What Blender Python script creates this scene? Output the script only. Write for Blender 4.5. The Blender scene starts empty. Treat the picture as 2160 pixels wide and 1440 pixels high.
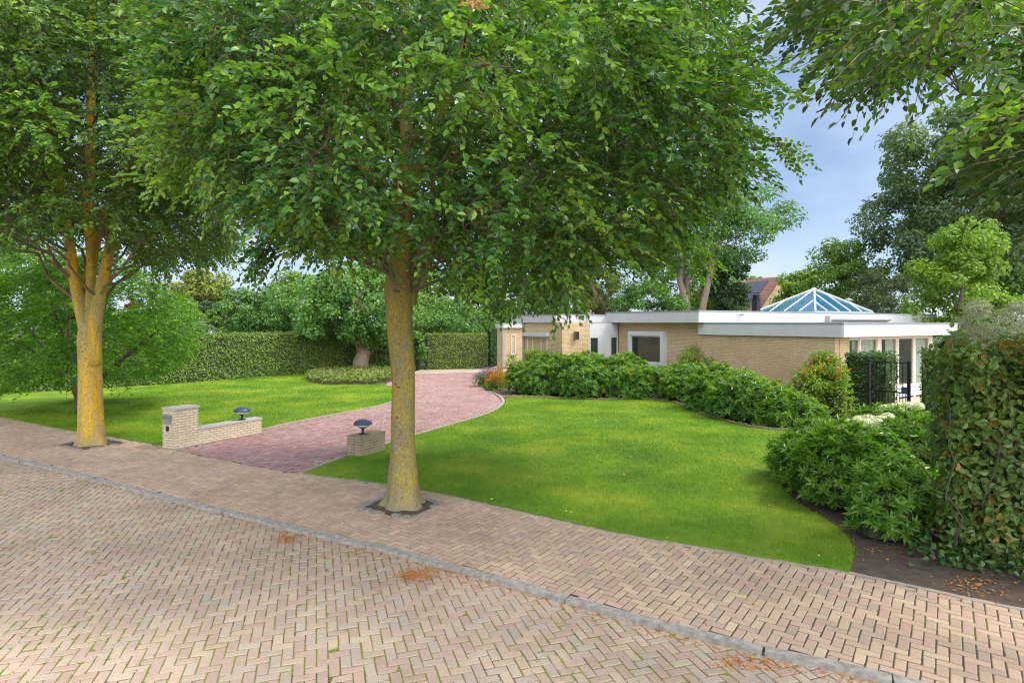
import bpy, math, random
import numpy as np
from mathutils import Vector, geometry
random.seed(7)
rng = np.random.default_rng(11)
R = math.radians
SC = bpy.context.scene
COL = SC.collection

# ------------------------------------------------------------------ camera, sky, sun, exposure
F, HOR, H = 1270.0, 681.0, 3.0            # focal length in px of the 2160 px frame, horizon row, eye height
cam_d = bpy.data.cameras.new('camera')
cam = bpy.data.objects.new('camera', cam_d)
COL.objects.link(cam)
cam.location = (0, 0, H)
cam.rotation_euler = (R(90), 0, 0)
cam_d.sensor_width = 36.0
cam_d.lens = 36.0 * F / 2160
cam_d.shift_y = -(720 - HOR) / 2160
cam_d.clip_start, cam_d.clip_end = 0.05, 3000
SC.camera = cam

SUN_EL, SUN_AZ = 54, 96                   # azimuth measured clockwise from +Y (the view direction): from the right, high
world = bpy.data.worlds.new('World')
SC.world = world
world.use_nodes = True
nt = world.node_tree
nt.nodes.clear()
wo = nt.nodes.new('ShaderNodeOutputWorld')
bgn = nt.nodes.new('ShaderNodeBackground')
bgn.inputs['Strength'].default_value = 0.075
sky = nt.nodes.new('ShaderNodeTexSky')
sky.sky_type = 'NISHITA'
sky.sun_disc = False
sky.sun_elevation = R(SUN_EL)
sky.sun_rotation = R(SUN_AZ)
sky.air_density = 0.8
sky.dust_density = 0.3
sky.ozone_density = 3.0
tc = nt.nodes.new('ShaderNodeTexCoord')
mp = nt.nodes.new('ShaderNodeMapping')
mp.inputs['Scale'].default_value = (1.5, 1.5, 3.2)
mp.inputs['Location'].default_value = (0.3, 0.2, 0.15)
nz = nt.nodes.new('ShaderNodeTexNoise')
nz.inputs['Scale'].default_value = 1.5
nz.inputs['Detail'].default_value = 6
nz.inputs['Roughness'].default_value = 0.55
rp = nt.nodes.new('ShaderNodeValToRGB')
rp.color_ramp.elements[0].position = 0.36
rp.color_ramp.elements[0].color = (0.22, 0.22, 0.22, 1)
rp.color_ramp.elements[1].position = 0.66
rp.color_ramp.elements[1].color = (0.97, 0.97, 0.97, 1)
mx = nt.nodes.new('ShaderNodeMix')
mx.data_type = 'RGBA'
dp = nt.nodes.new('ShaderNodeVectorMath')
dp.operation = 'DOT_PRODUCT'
dp.inputs[1].default_value = (0.33, -0.70, 0.63)      # added unseen cloud bank over and behind the viewer, brightens surfaces facing the camera
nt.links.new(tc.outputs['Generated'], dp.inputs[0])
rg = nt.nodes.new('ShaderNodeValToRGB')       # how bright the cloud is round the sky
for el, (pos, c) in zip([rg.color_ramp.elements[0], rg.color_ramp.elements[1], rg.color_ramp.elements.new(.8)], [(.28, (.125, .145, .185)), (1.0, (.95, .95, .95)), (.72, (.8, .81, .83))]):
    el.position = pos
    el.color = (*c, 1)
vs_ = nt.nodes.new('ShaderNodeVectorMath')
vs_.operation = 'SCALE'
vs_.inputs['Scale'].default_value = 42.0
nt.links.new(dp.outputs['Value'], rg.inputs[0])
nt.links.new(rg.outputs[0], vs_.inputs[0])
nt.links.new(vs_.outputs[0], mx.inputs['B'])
nt.links.new(tc.outputs['Generated'], mp.inputs['Vector'])
nt.links.new(mp.outputs[0], nz.inputs['Vector'])
nt.links.new(nz.outputs[0], rp.inputs[0])
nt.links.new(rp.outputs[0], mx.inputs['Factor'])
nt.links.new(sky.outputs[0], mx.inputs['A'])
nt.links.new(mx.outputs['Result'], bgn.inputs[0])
nt.links.new(bgn.outputs[0], wo.inputs[0])

sun_d = bpy.data.lights.new('sun', 'SUN')
sun = bpy.data.objects.new('sun', sun_d)
COL.objects.link(sun)
sun_d.energy = 1.7
sun_d.angle = R(14)
sun_d.color = (1.0, 0.93, 0.82)
sdir = Vector((math.sin(R(SUN_AZ)) * math.cos(R(SUN_EL)), math.cos(R(SUN_AZ)) * math.cos(R(SUN_EL)), math.sin(R(SUN_EL))))
sun.rotation_euler = sdir.to_track_quat('Z', 'Y').to_euler()
sun.location = sdir * 60
SC.view_settings.view_transform = 'Standard'
SC.view_settings.look = 'None'
SC.view_settings.gamma = 1
SC.view_settings.exposure = 1.0
SC.cycles.max_bounces = 8
SC.cycles.diffuse_bounces = 4
SC.cycles.transparent_max_bounces = 12
SC.cycles.use_denoising = True
SC.cycles.denoiser = 'OPENIMAGEDENOISE'
SC.cycles.denoising_input_passes = 'RGB_ALBEDO_NORMAL'
SC.cycles.denoising_prefilter = 'NONE'
SC.cycles.filter_width = 1.15

# ------------------------------------------------------------------ helpers
def G(x, y, z=0.0):
    """ground point under a pixel of the 2160 px frame"""
    d = (H - z) * F / (y - HOR)
    return ((x - 1080) / F * d, d)

def P3(x, y, d):
    return np.array([(x - 1080) / F * d, d, H - (y - HOR) / F * d])

def unit(a):
    a = np.asarray(a, float)
    return a / np.maximum(np.linalg.norm(a, axis=-1, keepdims=True), 1e-9)

class MB:
    def __init__(s):
        s.v, s.f, s.m, s.n = [], [], [], 0
    def add(s, v, f, mi=0):
        v = np.asarray(v, float).reshape(-1, 3)
        f = np.asarray(f, int)
        if len(f) == 0:
            return
        s.v.append(v)
        s.f.append(f + s.n)
        s.m.append(np.full(len(f), mi))
        s.n += len(v)
    def box(s, a, b, mi=0, M=None):
        x0, y0, z0 = a
        x1, y1, z1 = b
        v = np.array([[x0, y0, z0], [x1, y0, z0], [x1, y1, z0], [x0, y1, z0], [x0, y0, z1], [x1, y0, z1], [x1, y1, z1], [x0, y1, z1]], float)
        if M is not None:
            v = M(v)
        s.add(v, [[0, 3, 2, 1], [4, 5, 6, 7], [0, 1, 5, 4], [1, 2, 6, 5], [2, 3, 7, 6], [3, 0, 4, 7]], mi)
    def build(s, name, mats, parent=None, smooth=False):
        me = bpy.data.meshes.new(name)
        v = np.concatenate(s.v)
        me.vertices.add(len(v))
        me.vertices.foreach_set('co', v.astype(np.float32).ravel())
        lv = np.concatenate([f.ravel() for f in s.f])
        tot = np.concatenate([np.full(len(f), f.shape[1]) for f in s.f])
        st = np.concatenate([[0], np.cumsum(tot)[:-1]])
        me.loops.add(len(lv))
        me.loops.foreach_set('vertex_index', lv.astype(np.int32))
        me.polygons.add(len(tot))
        me.polygons.foreach_set('loop_start', st.astype(np.int32))
        me.polygons.foreach_set('loop_total', tot.astype(np.int32))
        me.polygons.foreach_set('material_index', np.concatenate(s.m).astype(np.int32))
        me.polygons.foreach_set('use_smooth', np.full(len(tot), bool(smooth)))
        if not isinstance(mats, (list, tuple)):
            mats = [mats]
        for m in mats:
            me.materials.append(m)
        me.update(calc_edges=True)
        me.validate()
        o = bpy.data.objects.new(name, me)
        COL.objects.link(o)
        if parent is not None:
            o.parent = parent
        return o

def tag(o, label=None, cat=None, group=None, kind=None):
    for k, val in (('label', label), ('category', cat), ('group', group), ('kind', kind)):
        if val:
            o[k] = val
    return o

def empty(name, loc=(0, 0, 0), rz=0.0, label=None, cat=None, group=None):
    o = bpy.data.objects.new(name, None)
    COL.objects.link(o)
    o.location = loc
    o.rotation_euler = (0, 0, rz)
    o.empty_display_size = 0.3
    return tag(o, label, cat, group)

def tube(mb, pts, rad, sides=8, mi=0, lobes=0.0, seed=0, cap=True, roots=0.0):
    pts = np.asarray(pts, float)
    rad = np.asarray(rad, float) * np.ones(len(pts))
    t = unit(np.gradient(pts, axis=0))
    ref = np.array([0.0, 1.0, 0.0]) if abs(t[:, 2]).mean() > 0.6 else np.array([0.0, 0.0, 1.0])
    a = unit(np.cross(t, ref))
    b = np.cross(t, a)
    th = np.linspace(0, 2 * np.pi, sides, endpoint=False)
    rr = rad[:, None] * np.ones(sides)
    if lobes:
        g = np.random.default_rng(seed)
        for k in (2, 3, 5):
            rr = rr * (1 + lobes * g.uniform(.4, 1) * np.sin(k * th[None, :] + g.uniform(0, 6) + np.linspace(0, g.uniform(-4, 4), len(pts))[:, None]))
    if roots:                                 # buttresses that die out up the stem
        g = np.random.default_rng(seed + 1)
        fade = np.exp(-np.clip(pts[:, 2:] - pts[:1, 2:], 0, None) / .28)
        rr = rr * (1 + roots * fade * (np.sin(5 * th + g.uniform(0, 6))[None] + .6 * np.sin(3 * th + g.uniform(0, 6))[None] + .5 * np.sin(9 * th + 1)[None]))
    v = pts[:, None] + rr[..., None] * (np.cos(th)[None, :, None] * a[:, None] + np.sin(th)[None, :, None] * b[:, None])
    n = len(pts)
    i = np.arange(n - 1)[:, None] * sides
    j = np.arange(sides)[None]
    k = (j + 1) % sides
    f = np.stack([i + j, i + k, i + sides + k, i + sides + j], -1).reshape(-1, 4)
    base = mb.n
    mb.add(v.reshape(-1, 3), f, mi)
    if cap:
        mb.f.append(np.array([np.arange(sides)[::-1] + base]))
        mb.m.append(np.array([mi]))
        mb.f.append(np.array([np.arange(sides) + base + (n - 1) * sides]))
        mb.m.append(np.array([mi]))

def lathe(mb, prof, c=(0, 0, 0), sides=24, mi=0):
    prof = np.asarray(prof, float)
    th = np.linspace(0, 2 * np.pi, sides, endpoint=False)
    v = np.stack([prof[:, :1] * np.cos(th), prof[:, :1] * np.sin(th), prof[:, 1:] * np.ones(sides)], -1) + np.array(c)
    n = len(prof)
    i = np.arange(n - 1)[:, None] * sides
    j = np.arange(sides)[None]
    k = (j + 1) % sides
    f = np.stack([i + j, i + k, i + sides + k, i + sides + j], -1).reshape(-1, 4)
    mb.add(v.reshape(-1, 3), f, mi)

def resample(pts, n):
    pts = np.asarray(pts, float)
    s = np.concatenate([[0], np.cumsum(np.linalg.norm(np.diff(pts, axis=0), axis=1))])
    t = np.linspace(0, s[-1], n)
    return np.stack([np.interp(t, s, pts[:, k]) for k in range(pts.shape[1])], -1)

def smooth_line(pts, per=8, closed=False):
    """Catmull-Rom through the points"""
    p = np.asarray(pts, float)
    q = np.vstack([p[-1], p, p[0], p[1]]) if closed else np.vstack([2 * p[0] - p[1], p, 2 * p[-1] - p[-2]])
    out = []
    for i in range(len(q) - 3):
        a, b, c, d = q[i:i + 4]
        for t in np.linspace(0, 1, per, endpoint=False):
            out.append(.5 * ((2 * b) + (c - a) * t + (2 * a - 5 * b + 4 * c - d) * t * t + (3 * b - a - 3 * c + d) * t ** 3))
    if not closed:
        out.append(p[-1])
    return np.array(out)

def inpoly(x, y, poly):
    poly = np.asarray(poly, float)
    r = np.zeros(len(x), bool)
    j = len(poly) - 1
    for i in range(len(poly)):
        xi, yi = poly[i][:2]
        xj, yj = poly[j][:2]
        c = (yi > y) != (yj > y)
        if abs(yj - yi) > 1e-12:
            r ^= c & (x < (xj - xi) * (y - yi) / (yj - yi) + xi)
        j = i
    return r

class Noise3:
    """smooth 3-D noise in about [-1,1] from random plane waves"""
    def __init__(s, scale, seed, n=24):
        g = np.random.default_rng(seed)
        s.k = unit(g.normal(size=(n, 3))) * g.uniform(.6, 1.6, (n, 1)) * 2 * np.pi / scale
        s.p = g.uniform(0, 6.28, n)
        s.c = math.sqrt(2.0 / n)
    def __call__(s, p):
        return np.sin(np.asarray(p) @ s.k.T + s.p).sum(1) * s.c * .7

def sheet(name, poly, z, mat, thick=0.0, parent=None):
    poly = np.asarray(poly, float)[:, :2]
    ar = np.sum(poly[:, 0] * np.roll(poly[:, 1], -1) - np.roll(poly[:, 0], -1) * poly[:, 1])
    if ar < 0:
        poly = poly[::-1]
    tris = geometry.tessellate_polygon([[Vector((a, b, 0)) for a, b in poly]])
    v = np.column_stack([poly, np.full(len(poly), z)])
    t = np.array([list(a) for a in tris])
    a, b, c = v[t[:, 0]], v[t[:, 1]], v[t[:, 2]]
    fl = np.cross(b - a, c - a)[:, 2] < 0
    t[fl] = t[fl][:, ::-1]
    mb = MB()
    mb.add(v, t)
    if thick:
        n = len(poly)
        w = np.vstack([v, v - [0, 0, thick]])
        i = np.arange(n)
        k = (i + 1) % n
        mb.add(w, np.stack([i + n, k + n, k, i], -1))
    return mb.build(name, mat, parent)

def ribbon(mb, line, w, z0, z1, off=0.0, mi=0):
    p = np.asarray(line, float)[:, :2]
    t = unit(np.gradient(p, axis=0))
    n = np.stack([-t[:, 1], t[:, 0]], -1)
    a, b = p + n * (off - w / 2), p + n * (off + w / 2)
    m = len(p)
    v = np.vstack([np.column_stack([q, np.full(m, z)]) for q, z in ((a, z0), (b, z0), (b, z1), (a, z1))])
    i = np.arange(m - 1)
    f = [np.stack([i + r * m, i + 1 + r * m, i + 1 + q * m, i + q * m], -1) for r, q in ((0, 1), (1, 2), (2, 3), (3, 0))]
    f = [x[:, ::-1] for x in f]
    mb.add(v, np.vstack(f), mi)
    mb.add(v[[0, m, 2 * m, 3 * m]], [[0, 1, 2, 3]], mi)
    mb.add(v[[m - 1, 2 * m - 1, 3 * m - 1, 4 * m - 1]], [[3, 2, 1, 0]], mi)

# ------------------------------------------------------------------ materials
def nmat(name):
    m = bpy.data.materials.new(name)
    m.use_nodes = True
    t = m.node_tree
    t.nodes.clear()
    o = t.nodes.new('ShaderNodeOutputMaterial')
    return m, t, o

def N(t, kind, **kw):
    n = t.nodes.new(kind)
    for k, v in kw.items():
        if k in n.inputs:
            n.inputs[k].default_value = v
        else:
            setattr(n, k, v)
    return n

def ramp(t, src, stops):
    r = t.nodes.new('ShaderNodeValToRGB')
    e = r.color_ramp.elements
    while len(e) < len(stops):
        e.new(0.5)
    for el, (p, c) in zip(e, stops):
        el.position = p
        el.color = (*c, 1) if len(c) == 3 else c
    t.links.new(src, r.inputs[0])
    return r.outputs[0]

def mix(t, fac, a, b, mode='MIX'):
    m = t.nodes.new('ShaderNodeMix')
    m.data_type = 'RGBA'
    m.blend_type = mode
    for s, key in ((fac, 'Factor'), (a, 'A'), (b, 'B')):
        if isinstance(s, (int, float)):
            m.inputs[key].default_value = s
        elif isinstance(s, (tuple, list)):
            m.inputs[key].default_value = (*s, 1)
        else:
            t.links.new(s, m.inputs[key])
    return m.outputs['Result']

def noise(t, scale, detail=4, vec=None, rough=.55, coord='Object'):
    n = N(t, 'ShaderNodeTexNoise', Scale=scale, Detail=detail, Roughness=rough)
    if vec is None:
        c = t.nodes.new('ShaderNodeTexCoord')
        vec = c.outputs[coord]
    t.links.new(vec, n.inputs['Vector'])
    return n.outputs[0]

def leaf_mat(name, cols, rough=.42, trans=.35, clump=1.2, tint=(1.25, 1.2, .7), spec=.5):
    """cols: list of leaf colours picked leaf by leaf; the clump noise leans whole sprays towards a yellower green"""
    m, t, o = nmat(name)
    g = t.nodes.new('ShaderNodeNewGeometry')
    n = len(cols)
    c = ramp(t, g.outputs['Random Per Island'], [((i + .5) / n, k) for i, k in enumerate(cols)])
    nz = noise(t, clump, 2)
    f = ramp(t, nz, [(.45, (0, 0, 0)), (.7, (1, 1, 1))])
    c = mix(t, f, c, mix(t, 1.0, c, tint, 'MULTIPLY'))
    p = N(t, 'ShaderNodeBsdfPrincipled', Roughness=rough)
    p.inputs['Specular IOR Level'].default_value = spec
    t.links.new(c, p.inputs['Base Color'])
    tr = t.nodes.new('ShaderNodeBsdfTranslucent')
    t.links.new(mix(t, 1.0, c, (1.5, 1.55, .6), 'MULTIPLY'), tr.inputs[0])
    ms = N(t, 'ShaderNodeMixShader', Fac=trans)
    t.links.new(p.outputs[0], ms.inputs[1])
    t.links.new(tr.outputs[0], ms.inputs[2])
    t.links.new(ms.outputs[0], o.inputs[0])
    return m

def plain(name, col, rough=.5, metal=0.0, var=.08, vs=6.0, bump=0.0):
    m, t, o = nmat(name)
    nz = noise(t, vs, 5)
    a = tuple(max(0, c * (1 - var)) for c in col)
    b = tuple(min(1, c * (1 + var)) for c in col)
    c = ramp(t, nz, [(.3, a), (.7, b)])
    p = N(t, 'ShaderNodeBsdfPrincipled', Roughness=rough, Metallic=metal)
    t.links.new(c, p.inputs['Base Color'])
    if bump:
        bp = N(t, 'ShaderNodeBump', Strength=bump, Distance=.01)
        t.links.new(noise(t, vs * 6, 4), bp.inputs['Height'])
        t.links.new(bp.outputs[0], p.inputs['Normal'])
    t.links.new(p.outputs[0], o.inputs[0])
    return m

def paver_mat(name, cols, stain, dark=(.58, .56, .55)):
    """brick pavers: one colour per brick, fine grain along it, large dirt stains"""
    m, t, o = nmat(name)
    g = t.nodes.new('ShaderNodeNewGeometry')
    n = len(cols)
    c = ramp(t, g.outputs['Random Per Island'], [((i + .5) / n, k) for i, k in enumerate(cols)])
    c = mix(t, ramp(t, noise(t, 38, 5), [(.3, (0, 0, 0)), (.75, (.55, .55, .55))]), c, mix(t, 1.0, c, (.62, .6, .58), 'MULTIPLY'))
    c = mix(t, ramp(t, noise(t, .8, 5), [(.38, (0, 0, 0)), (.72, (stain, stain, stain))]), c, mix(t, 1.0, c, dark, 'MULTIPLY'))
    p = N(t, 'ShaderNodeBsdfPrincipled', Roughness=.85)
    t.links.new(c, p.inputs['Base Color'])
    bp = N(t, 'ShaderNodeBump', Strength=.35, Distance=.004)
    t.links.new(noise(t, 90, 4), bp.inputs['Height'])
    t.links.new(bp.outputs[0], p.inputs['Normal'])
    t.links.new(p.outputs[0], o.inputs[0])
    return m

def joint_mat(name, soil, moss, amount):
    m, t, o = nmat(name)
    lo = .62 - amount * .3
    c = mix(t, ramp(t, noise(t, 1.6, 5), [(lo, (0, 0, 0)), (lo + .12, (1, 1, 1))]), soil, moss)
    c = mix(t, ramp(t, noise(t, 60, 3), [(.3, (0, 0, 0)), (.7, (.6, .6, .6))]), c, mix(t, 1.0, c, (.5, .5, .5), 'MULTIPLY'))
    p = N(t, 'ShaderNodeBsdfPrincipled', Roughness=.95)
    t.links.new(c, p.inputs['Base Color'])
    t.links.new(p.outputs[0], o.inputs[0])
    return m

def brick_mat(name, c1, c2, mortar, bw=.21, rh=.062, ms=.011, rot=False):
    m, t, o = nmat(name)
    tcn = t.nodes.new('ShaderNodeTexCoord')
    sp = t.nodes.new('ShaderNodeSeparateXYZ')
    t.links.new(tcn.outputs['Object'], sp.inputs[0])
    ad = N(t, 'ShaderNodeMath', operation='ADD')
    t.links.new(sp.outputs[0], ad.inputs[0])
    t.links.new(sp.outputs[1], ad.inputs[1])
    cb = t.nodes.new('ShaderNodeCombineXYZ')
    t.links.new(ad.outputs[0], cb.inputs[0])
    t.links.new(sp.outputs[2], cb.inputs[1])
    wob = N(t, 'ShaderNodeVectorMath', operation='ADD')
    sc = N(t, 'ShaderNodeVectorMath', operation='SCALE')
    sc.inputs['Scale'].default_value = .012
    nn = N(t, 'ShaderNodeTexNoise', Scale=9.0, Detail=2)
    t.links.new(cb.outputs[0], nn.inputs['Vector'])
    t.links.new(nn.outputs['Color'], sc.inputs[0])
    t.links.new(cb.outputs[0], wob.inputs[0])
    t.links.new(sc.outputs[0], wob.inputs[1])
    b = N(t, 'ShaderNodeTexBrick', offset=.5, squash=1.0)
    b.inputs['Scale'].default_value = 1.0
    b.inputs['Brick Width'].default_value = bw
    b.inputs['Row Height'].default_value = rh
    b.inputs['Mortar Size'].default_value = ms
    b.inputs['Mortar Smooth'].default_value = .3
    b.inputs['Color1'].default_value = (*c1, 1)
    b.inputs['Color2'].default_value = (*c2, 1)
    b.inputs['Mortar'].default_value = (*mortar, 1)
    t.links.new(wob.outputs[0], b.inputs['Vector'])
    c = mix(t, ramp(t, noise(t, 14, 4), [(.3, (0, 0, 0)), (.7, (.7, .7, .7))]), b.outputs[0], mix(t, 1.0, b.outputs[0], (.72, .68, .62), 'MULTIPLY'))
    c = mix(t, ramp(t, noise(t, .7, 4), [(.4, (0, 0, 0)), (.7, (.6, .6, .6))]), c, mix(t, 1.0, c, (.8, .76, .68), 'MULTIPLY'))
    p = N(t, 'ShaderNodeBsdfPrincipled', Roughness=.9)
    t.links.new(c, p.inputs['Base Color'])
    bp = N(t, 'ShaderNodeBump', Strength=.7, Distance=.012)
    bp.invert = True
    t.links.new(b.outputs['Fac'], bp.inputs['Height'])
    t.links.new(bp.outputs[0], p.inputs['Normal'])
    t.links.new(p.outputs[0], o.inputs[0])
    return m

def glass_mat(name, tint, see=.5, rough=.02, body=(.02, .025, .025), off=.08):
    """a pane: reflects by its Fresnel angle, lets some of the room through"""
    m, t, o = nmat(name)
    lw = N(t, 'ShaderNodeLayerWeight', Blend=.5)
    fr = N(t, 'ShaderNodeMath', operation='POWER')
    fr.inputs[1].default_value = 4.0
    t.links.new(lw.outputs['Facing'], fr.inputs[0])
    gl = N(t, 'ShaderNodeBsdfGlossy', Roughness=rough)
    gl.inputs[0].default_value = (.9, .95, 1, 1)
    trn = t.nodes.new('ShaderNodeBsdfTransparent')
    trn.inputs[0].default_value = (*tint, 1)
    df = t.nodes.new('ShaderNodeBsdfDiffuse')
    df.inputs[0].default_value = (*body, 1)
    a = N(t, 'ShaderNodeMixShader', Fac=see)
    t.links.new(df.outputs[0], a.inputs[1])
    t.links.new(trn.outputs[0], a.inputs[2])
    b = t.nodes.new('ShaderNodeMixShader')
    mm = N(t, 'ShaderNodeMath', operation='MULTIPLY_ADD')
    mm.inputs[1].default_value = .85
    mm.inputs[2].default_value = off
    t.links.new(fr.outputs[0], mm.inputs[0])
    t.links.new(mm.outputs[0], b.inputs[0])
    t.links.new(a.outputs[0], b.inputs[1])
    t.links.new(gl.outputs[0], b.inputs[2])
    t.links.new(b.outputs[0], o.inputs[0])
    return m

def bark_mat(name, base, lichen, grey, amount, spots=True, stretch=.35):
    m, t, o = nmat(name)
    tcn = t.nodes.new('ShaderNodeTexCoord')
    mpn = N(t, 'ShaderNodeMapping')
    mpn.inputs['Scale'].default_value = (1, 1, stretch)
    t.links.new(tcn.outputs['Object'], mpn.inputs[0])
    v = mpn.outputs[0]
    a = .66 - .4 * amount
    c = mix(t, ramp(t, noise(t, 3.2, 6, v, .65), [(a, (0, 0, 0)), (a + .16, (1, 1, 1))]), base, lichen)
    c = mix(t, ramp(t, noise(t, 5.5, 5, v, .6), [(.52, (0, 0, 0)), (.72, (.7, .7, .7))]), c, grey)
    c = mix(t, ramp(t, noise(t, 26, 5, tcn.outputs['Object'], .7), [(.35, (.8, .8, .8)), (.55, (0, 0, 0))]), c, mix(t, 1.0, c, (.45, .42, .4), 'MULTIPLY'))
    if spots:
        vo = N(t, 'ShaderNodeTexVoronoi', Scale=9.0)
        wv = N(t, 'ShaderNodeMapping')
        wv.inputs['Scale'].default_value = (.8, .8, 1.5)
        t.links.new(tcn.outputs['Object'], wv.inputs[0])
        t.links.new(wv.outputs[0], vo.inputs['Vector'])
        dot = ramp(t, vo.outputs['Distance'], [(.16, (1, 1, 1)), (.26, (0, 0, 0))])
        few = ramp(t, noise(t, 2.3, 3, tcn.outputs['Object']), [(.54, (0, 0, 0)), (.6, (.85, .85, .85))])
        c = mix(t, mix(t, 1.0, dot, few, 'MULTIPLY'), c, (.04, .035, .022))
    # pale algae-free foot and white lichen flecks near the ground
    sp = t.nodes.new('ShaderNodeSeparateXYZ')
    t.links.new(tcn.outputs['Object'], sp.inputs[0])
    ad = N(t, 'ShaderNodeMath', operation='MULTIPLY_ADD')
    ad.inputs[1].default_value = .5
    t.links.new(noise(t, 4, 4), ad.inputs[0])
    t.links.new(sp.outputs[2], ad.inputs[2])
    c = mix(t, ramp(t, ad.outputs[0], [(.22, (.75, .75, .75)), (.62, (0, 0, 0))]), c, (.25, .215, .15))
    p = N(t, 'ShaderNodeBsdfPrincipled', Roughness=.9)
    t.links.new(c, p.inputs['Base Color'])
    bp = N(t, 'ShaderNodeBump', Strength=.9, Distance=.035)
    t.links.new(noise(t, 13, 7, v, .75), bp.inputs['Height'])
    t.links.new(bp.outputs[0], p.inputs['Normal'])
    t.links.new(p.outputs[0], o.inputs[0])
    return m

def lawn_mat(name, cols, trans=.0):
    m, t, o = nmat(name)
    f = noise(t, .55, 4)
    c = ramp(t, f, [(.3, cols[0]), (.5, cols[1]), (.68, cols[2])])
    c = mix(t, ramp(t, noise(t, 5, 4), [(.35, (0, 0, 0)), (.75, (.7, .7, .7))]), c, mix(t, 1.0, c, (1.5, 1.25, 1.1), 'MULTIPLY'))
    g = t.nodes.new('ShaderNodeNewGeometry')
    c = mix(t, g.outputs['Random Per Island'], c, mix(t, 1.0, c, (1.35, 1.2, 1.0), 'MULTIPLY'))
    p = N(t, 'ShaderNodeBsdfPrincipled', Roughness=.75)
    p.inputs['Specular IOR Level'].default_value = .25
    t.links.new(c, p.inputs['Base Color'])
    last = p.outputs[0]
    if trans:
        tr = t.nodes.new('ShaderNodeBsdfTranslucent')
        t.links.new(mix(t, 1.0, c, (1.3, 1.3, .7), 'MULTIPLY'), tr.inputs[0])
        ms = N(t, 'ShaderNodeMixShader', Fac=trans)
        t.links.new(last, ms.inputs[1])
        t.links.new(tr.outputs[0], ms.inputs[2])
        last = ms.outputs[0]
    t.links.new(last, o.inputs[0])
    return m

def soil_mat(name, a, b, scale=7):
    m, t, o = nmat(name)
    c = ramp(t, noise(t, scale, 6, rough=.7), [(.3, a), (.7, b)])
    p = N(t, 'ShaderNodeBsdfPrincipled', Roughness=.95)
    t.links.new(c, p.inputs['Base Color'])
    bp = N(t, 'ShaderNodeBump', Strength=.8, Distance=.03)
    t.links.new(noise(t, scale * 4, 5, rough=.7), bp.inputs['Height'])
    t.links.new(bp.outputs[0], p.inputs['Normal'])
    t.links.new(p.outputs[0], o.inputs[0])
    return m

M = {}
M['road'] = paver_mat('road_brick', [(.42, .305, .235), (.46, .345, .26), (.49, .38, .28), (.42, .30, .245), (.46, .375, .285), (.41, .345, .285), (.43, .315, .255)], .6)
M['walk'] = paver_mat('pavement_brick', [(.48, .345, .25), (.56, .415, .29), (.51, .375, .27), (.49, .325, .26), (.60, .455, .31), (.43, .325, .25)], .5)
M['drive'] = paver_mat('driveway_brick', [(.33, .18, .17), (.40, .235, .21), (.36, .20, .195), (.46, .31, .28), (.38, .21, .185), (.37, .265, .26)], .45)
M['pale_pave'] = paver_mat('pale_paving', [(.44, .36, .27), (.5, .41, .31), (.4, .32, .25)], .4)
M['road_joint'] = joint_mat('road_joint', (.11, .085, .055), (.19, .2, .03), .95)
M['walk_joint'] = joint_mat('walk_joint', (.085, .065, .05), (.11, .13, .03), .4)
M['drive_joint'] = joint_mat('drive_joint', (.06, .04, .034), (.06, .055, .03), .1)
M['kerb'] = plain('kerb_concrete', (.29, .268, .238), .9, var=.32, vs=14, bump=.5)
M['edge'] = plain('edging_concrete', (.32, .28, .235), .9, var=.25, vs=9, bump=.3)
M['soil'] = soil_mat('garden_soil', (.05, .036, .026), (.14, .10, .072))
M['earth'] = soil_mat('wide_ground', (.035, .05, .015), (.07, .075, .03), .8)
M['lawn'] = lawn_mat('lawn_turf', [(.065, .155, .012), (.105, .205, .014), (.175, .255, .024)])
M['blade'] = lawn_mat('grass_blade', [(.078, .195, .013), (.13, .26, .018), (.215, .32, .032)], .35)
M['wall'] = brick_mat('wall_brick', (.72, .56, .33), (.62, .45, .24), (.44, .35, .24))
M['pillar'] = brick_mat('pillar_brick', (.70, .61, .47), (.62, .52, .38), (.42, .35, .26), .2, .063)
M['pier'] = brick_mat('pier_brick', (.36, .27, .165), (.26, .19, .115), (.4, .34, .26), .2, .063)
M['white'] = plain('white_board', (.54, .54, .55), .45, var=.05, vs=2.5)
M['cream'] = plain('cream_paint', (.70, .62, .51), .5, var=.05, vs=3)
M['zinc'] = plain('zinc_trim', (.26, .31, .33), .5, .2, var=.12)
M['black'] = plain('black_metal', (.02, .022, .028), .45, .3, var=.2)
M['lampblue'] = plain('lamp_blue_grey', (.055, .085, .15), .4, .25, var=.15)
M['stone'] = plain('cap_stone', (.42, .40, .38), .85, var=.15, vs=12, bump=.3)
M['sett'] = plain('granite_sett', (.27, .245, .225), .85, var=.3, vs=9, bump=.4)
M['steel'] = plain('steel', (.45, .46, .47), .35, .8, var=.1)
M['glass'] = glass_mat('window_glass', (.92, .94, .92), .93, off=.05)
M['darkglass'] = glass_mat('blind_window_glass', (.5, .55, .52), .3, body=(.045, .06, .045), off=.06)
M['skyglass'] = glass_mat('skylight_glass', (.25, .55, .78), .45, body=(.05, .2, .32), off=.14)
M['curtain'] = plain('net_curtain', (.78, .78, .72), .9, var=.1, vs=4)
M['rooffelt'] = plain('roof_felt', (.16, .17, .17), .9, var=.2, vs=3)
M['dark'] = plain('core_shade', (.05, .075, .024), .95, var=.5, vs=9, bump=1.0)  # solid filler cores; shade inside the foliage is put into this dark colour
M['twig'] = plain('twig_bark', (.10, .085, .06), .9, var=.3, vs=8)
M['limb'] = plain('young_bark', (.17, .145, .085), .9, var=.4, vs=5)
M['woodgrey'] = bark_mat('grey_bark', (.14, .115, .085), (.2, .17, .12), (.1, .085, .065), .5, False)
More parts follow.
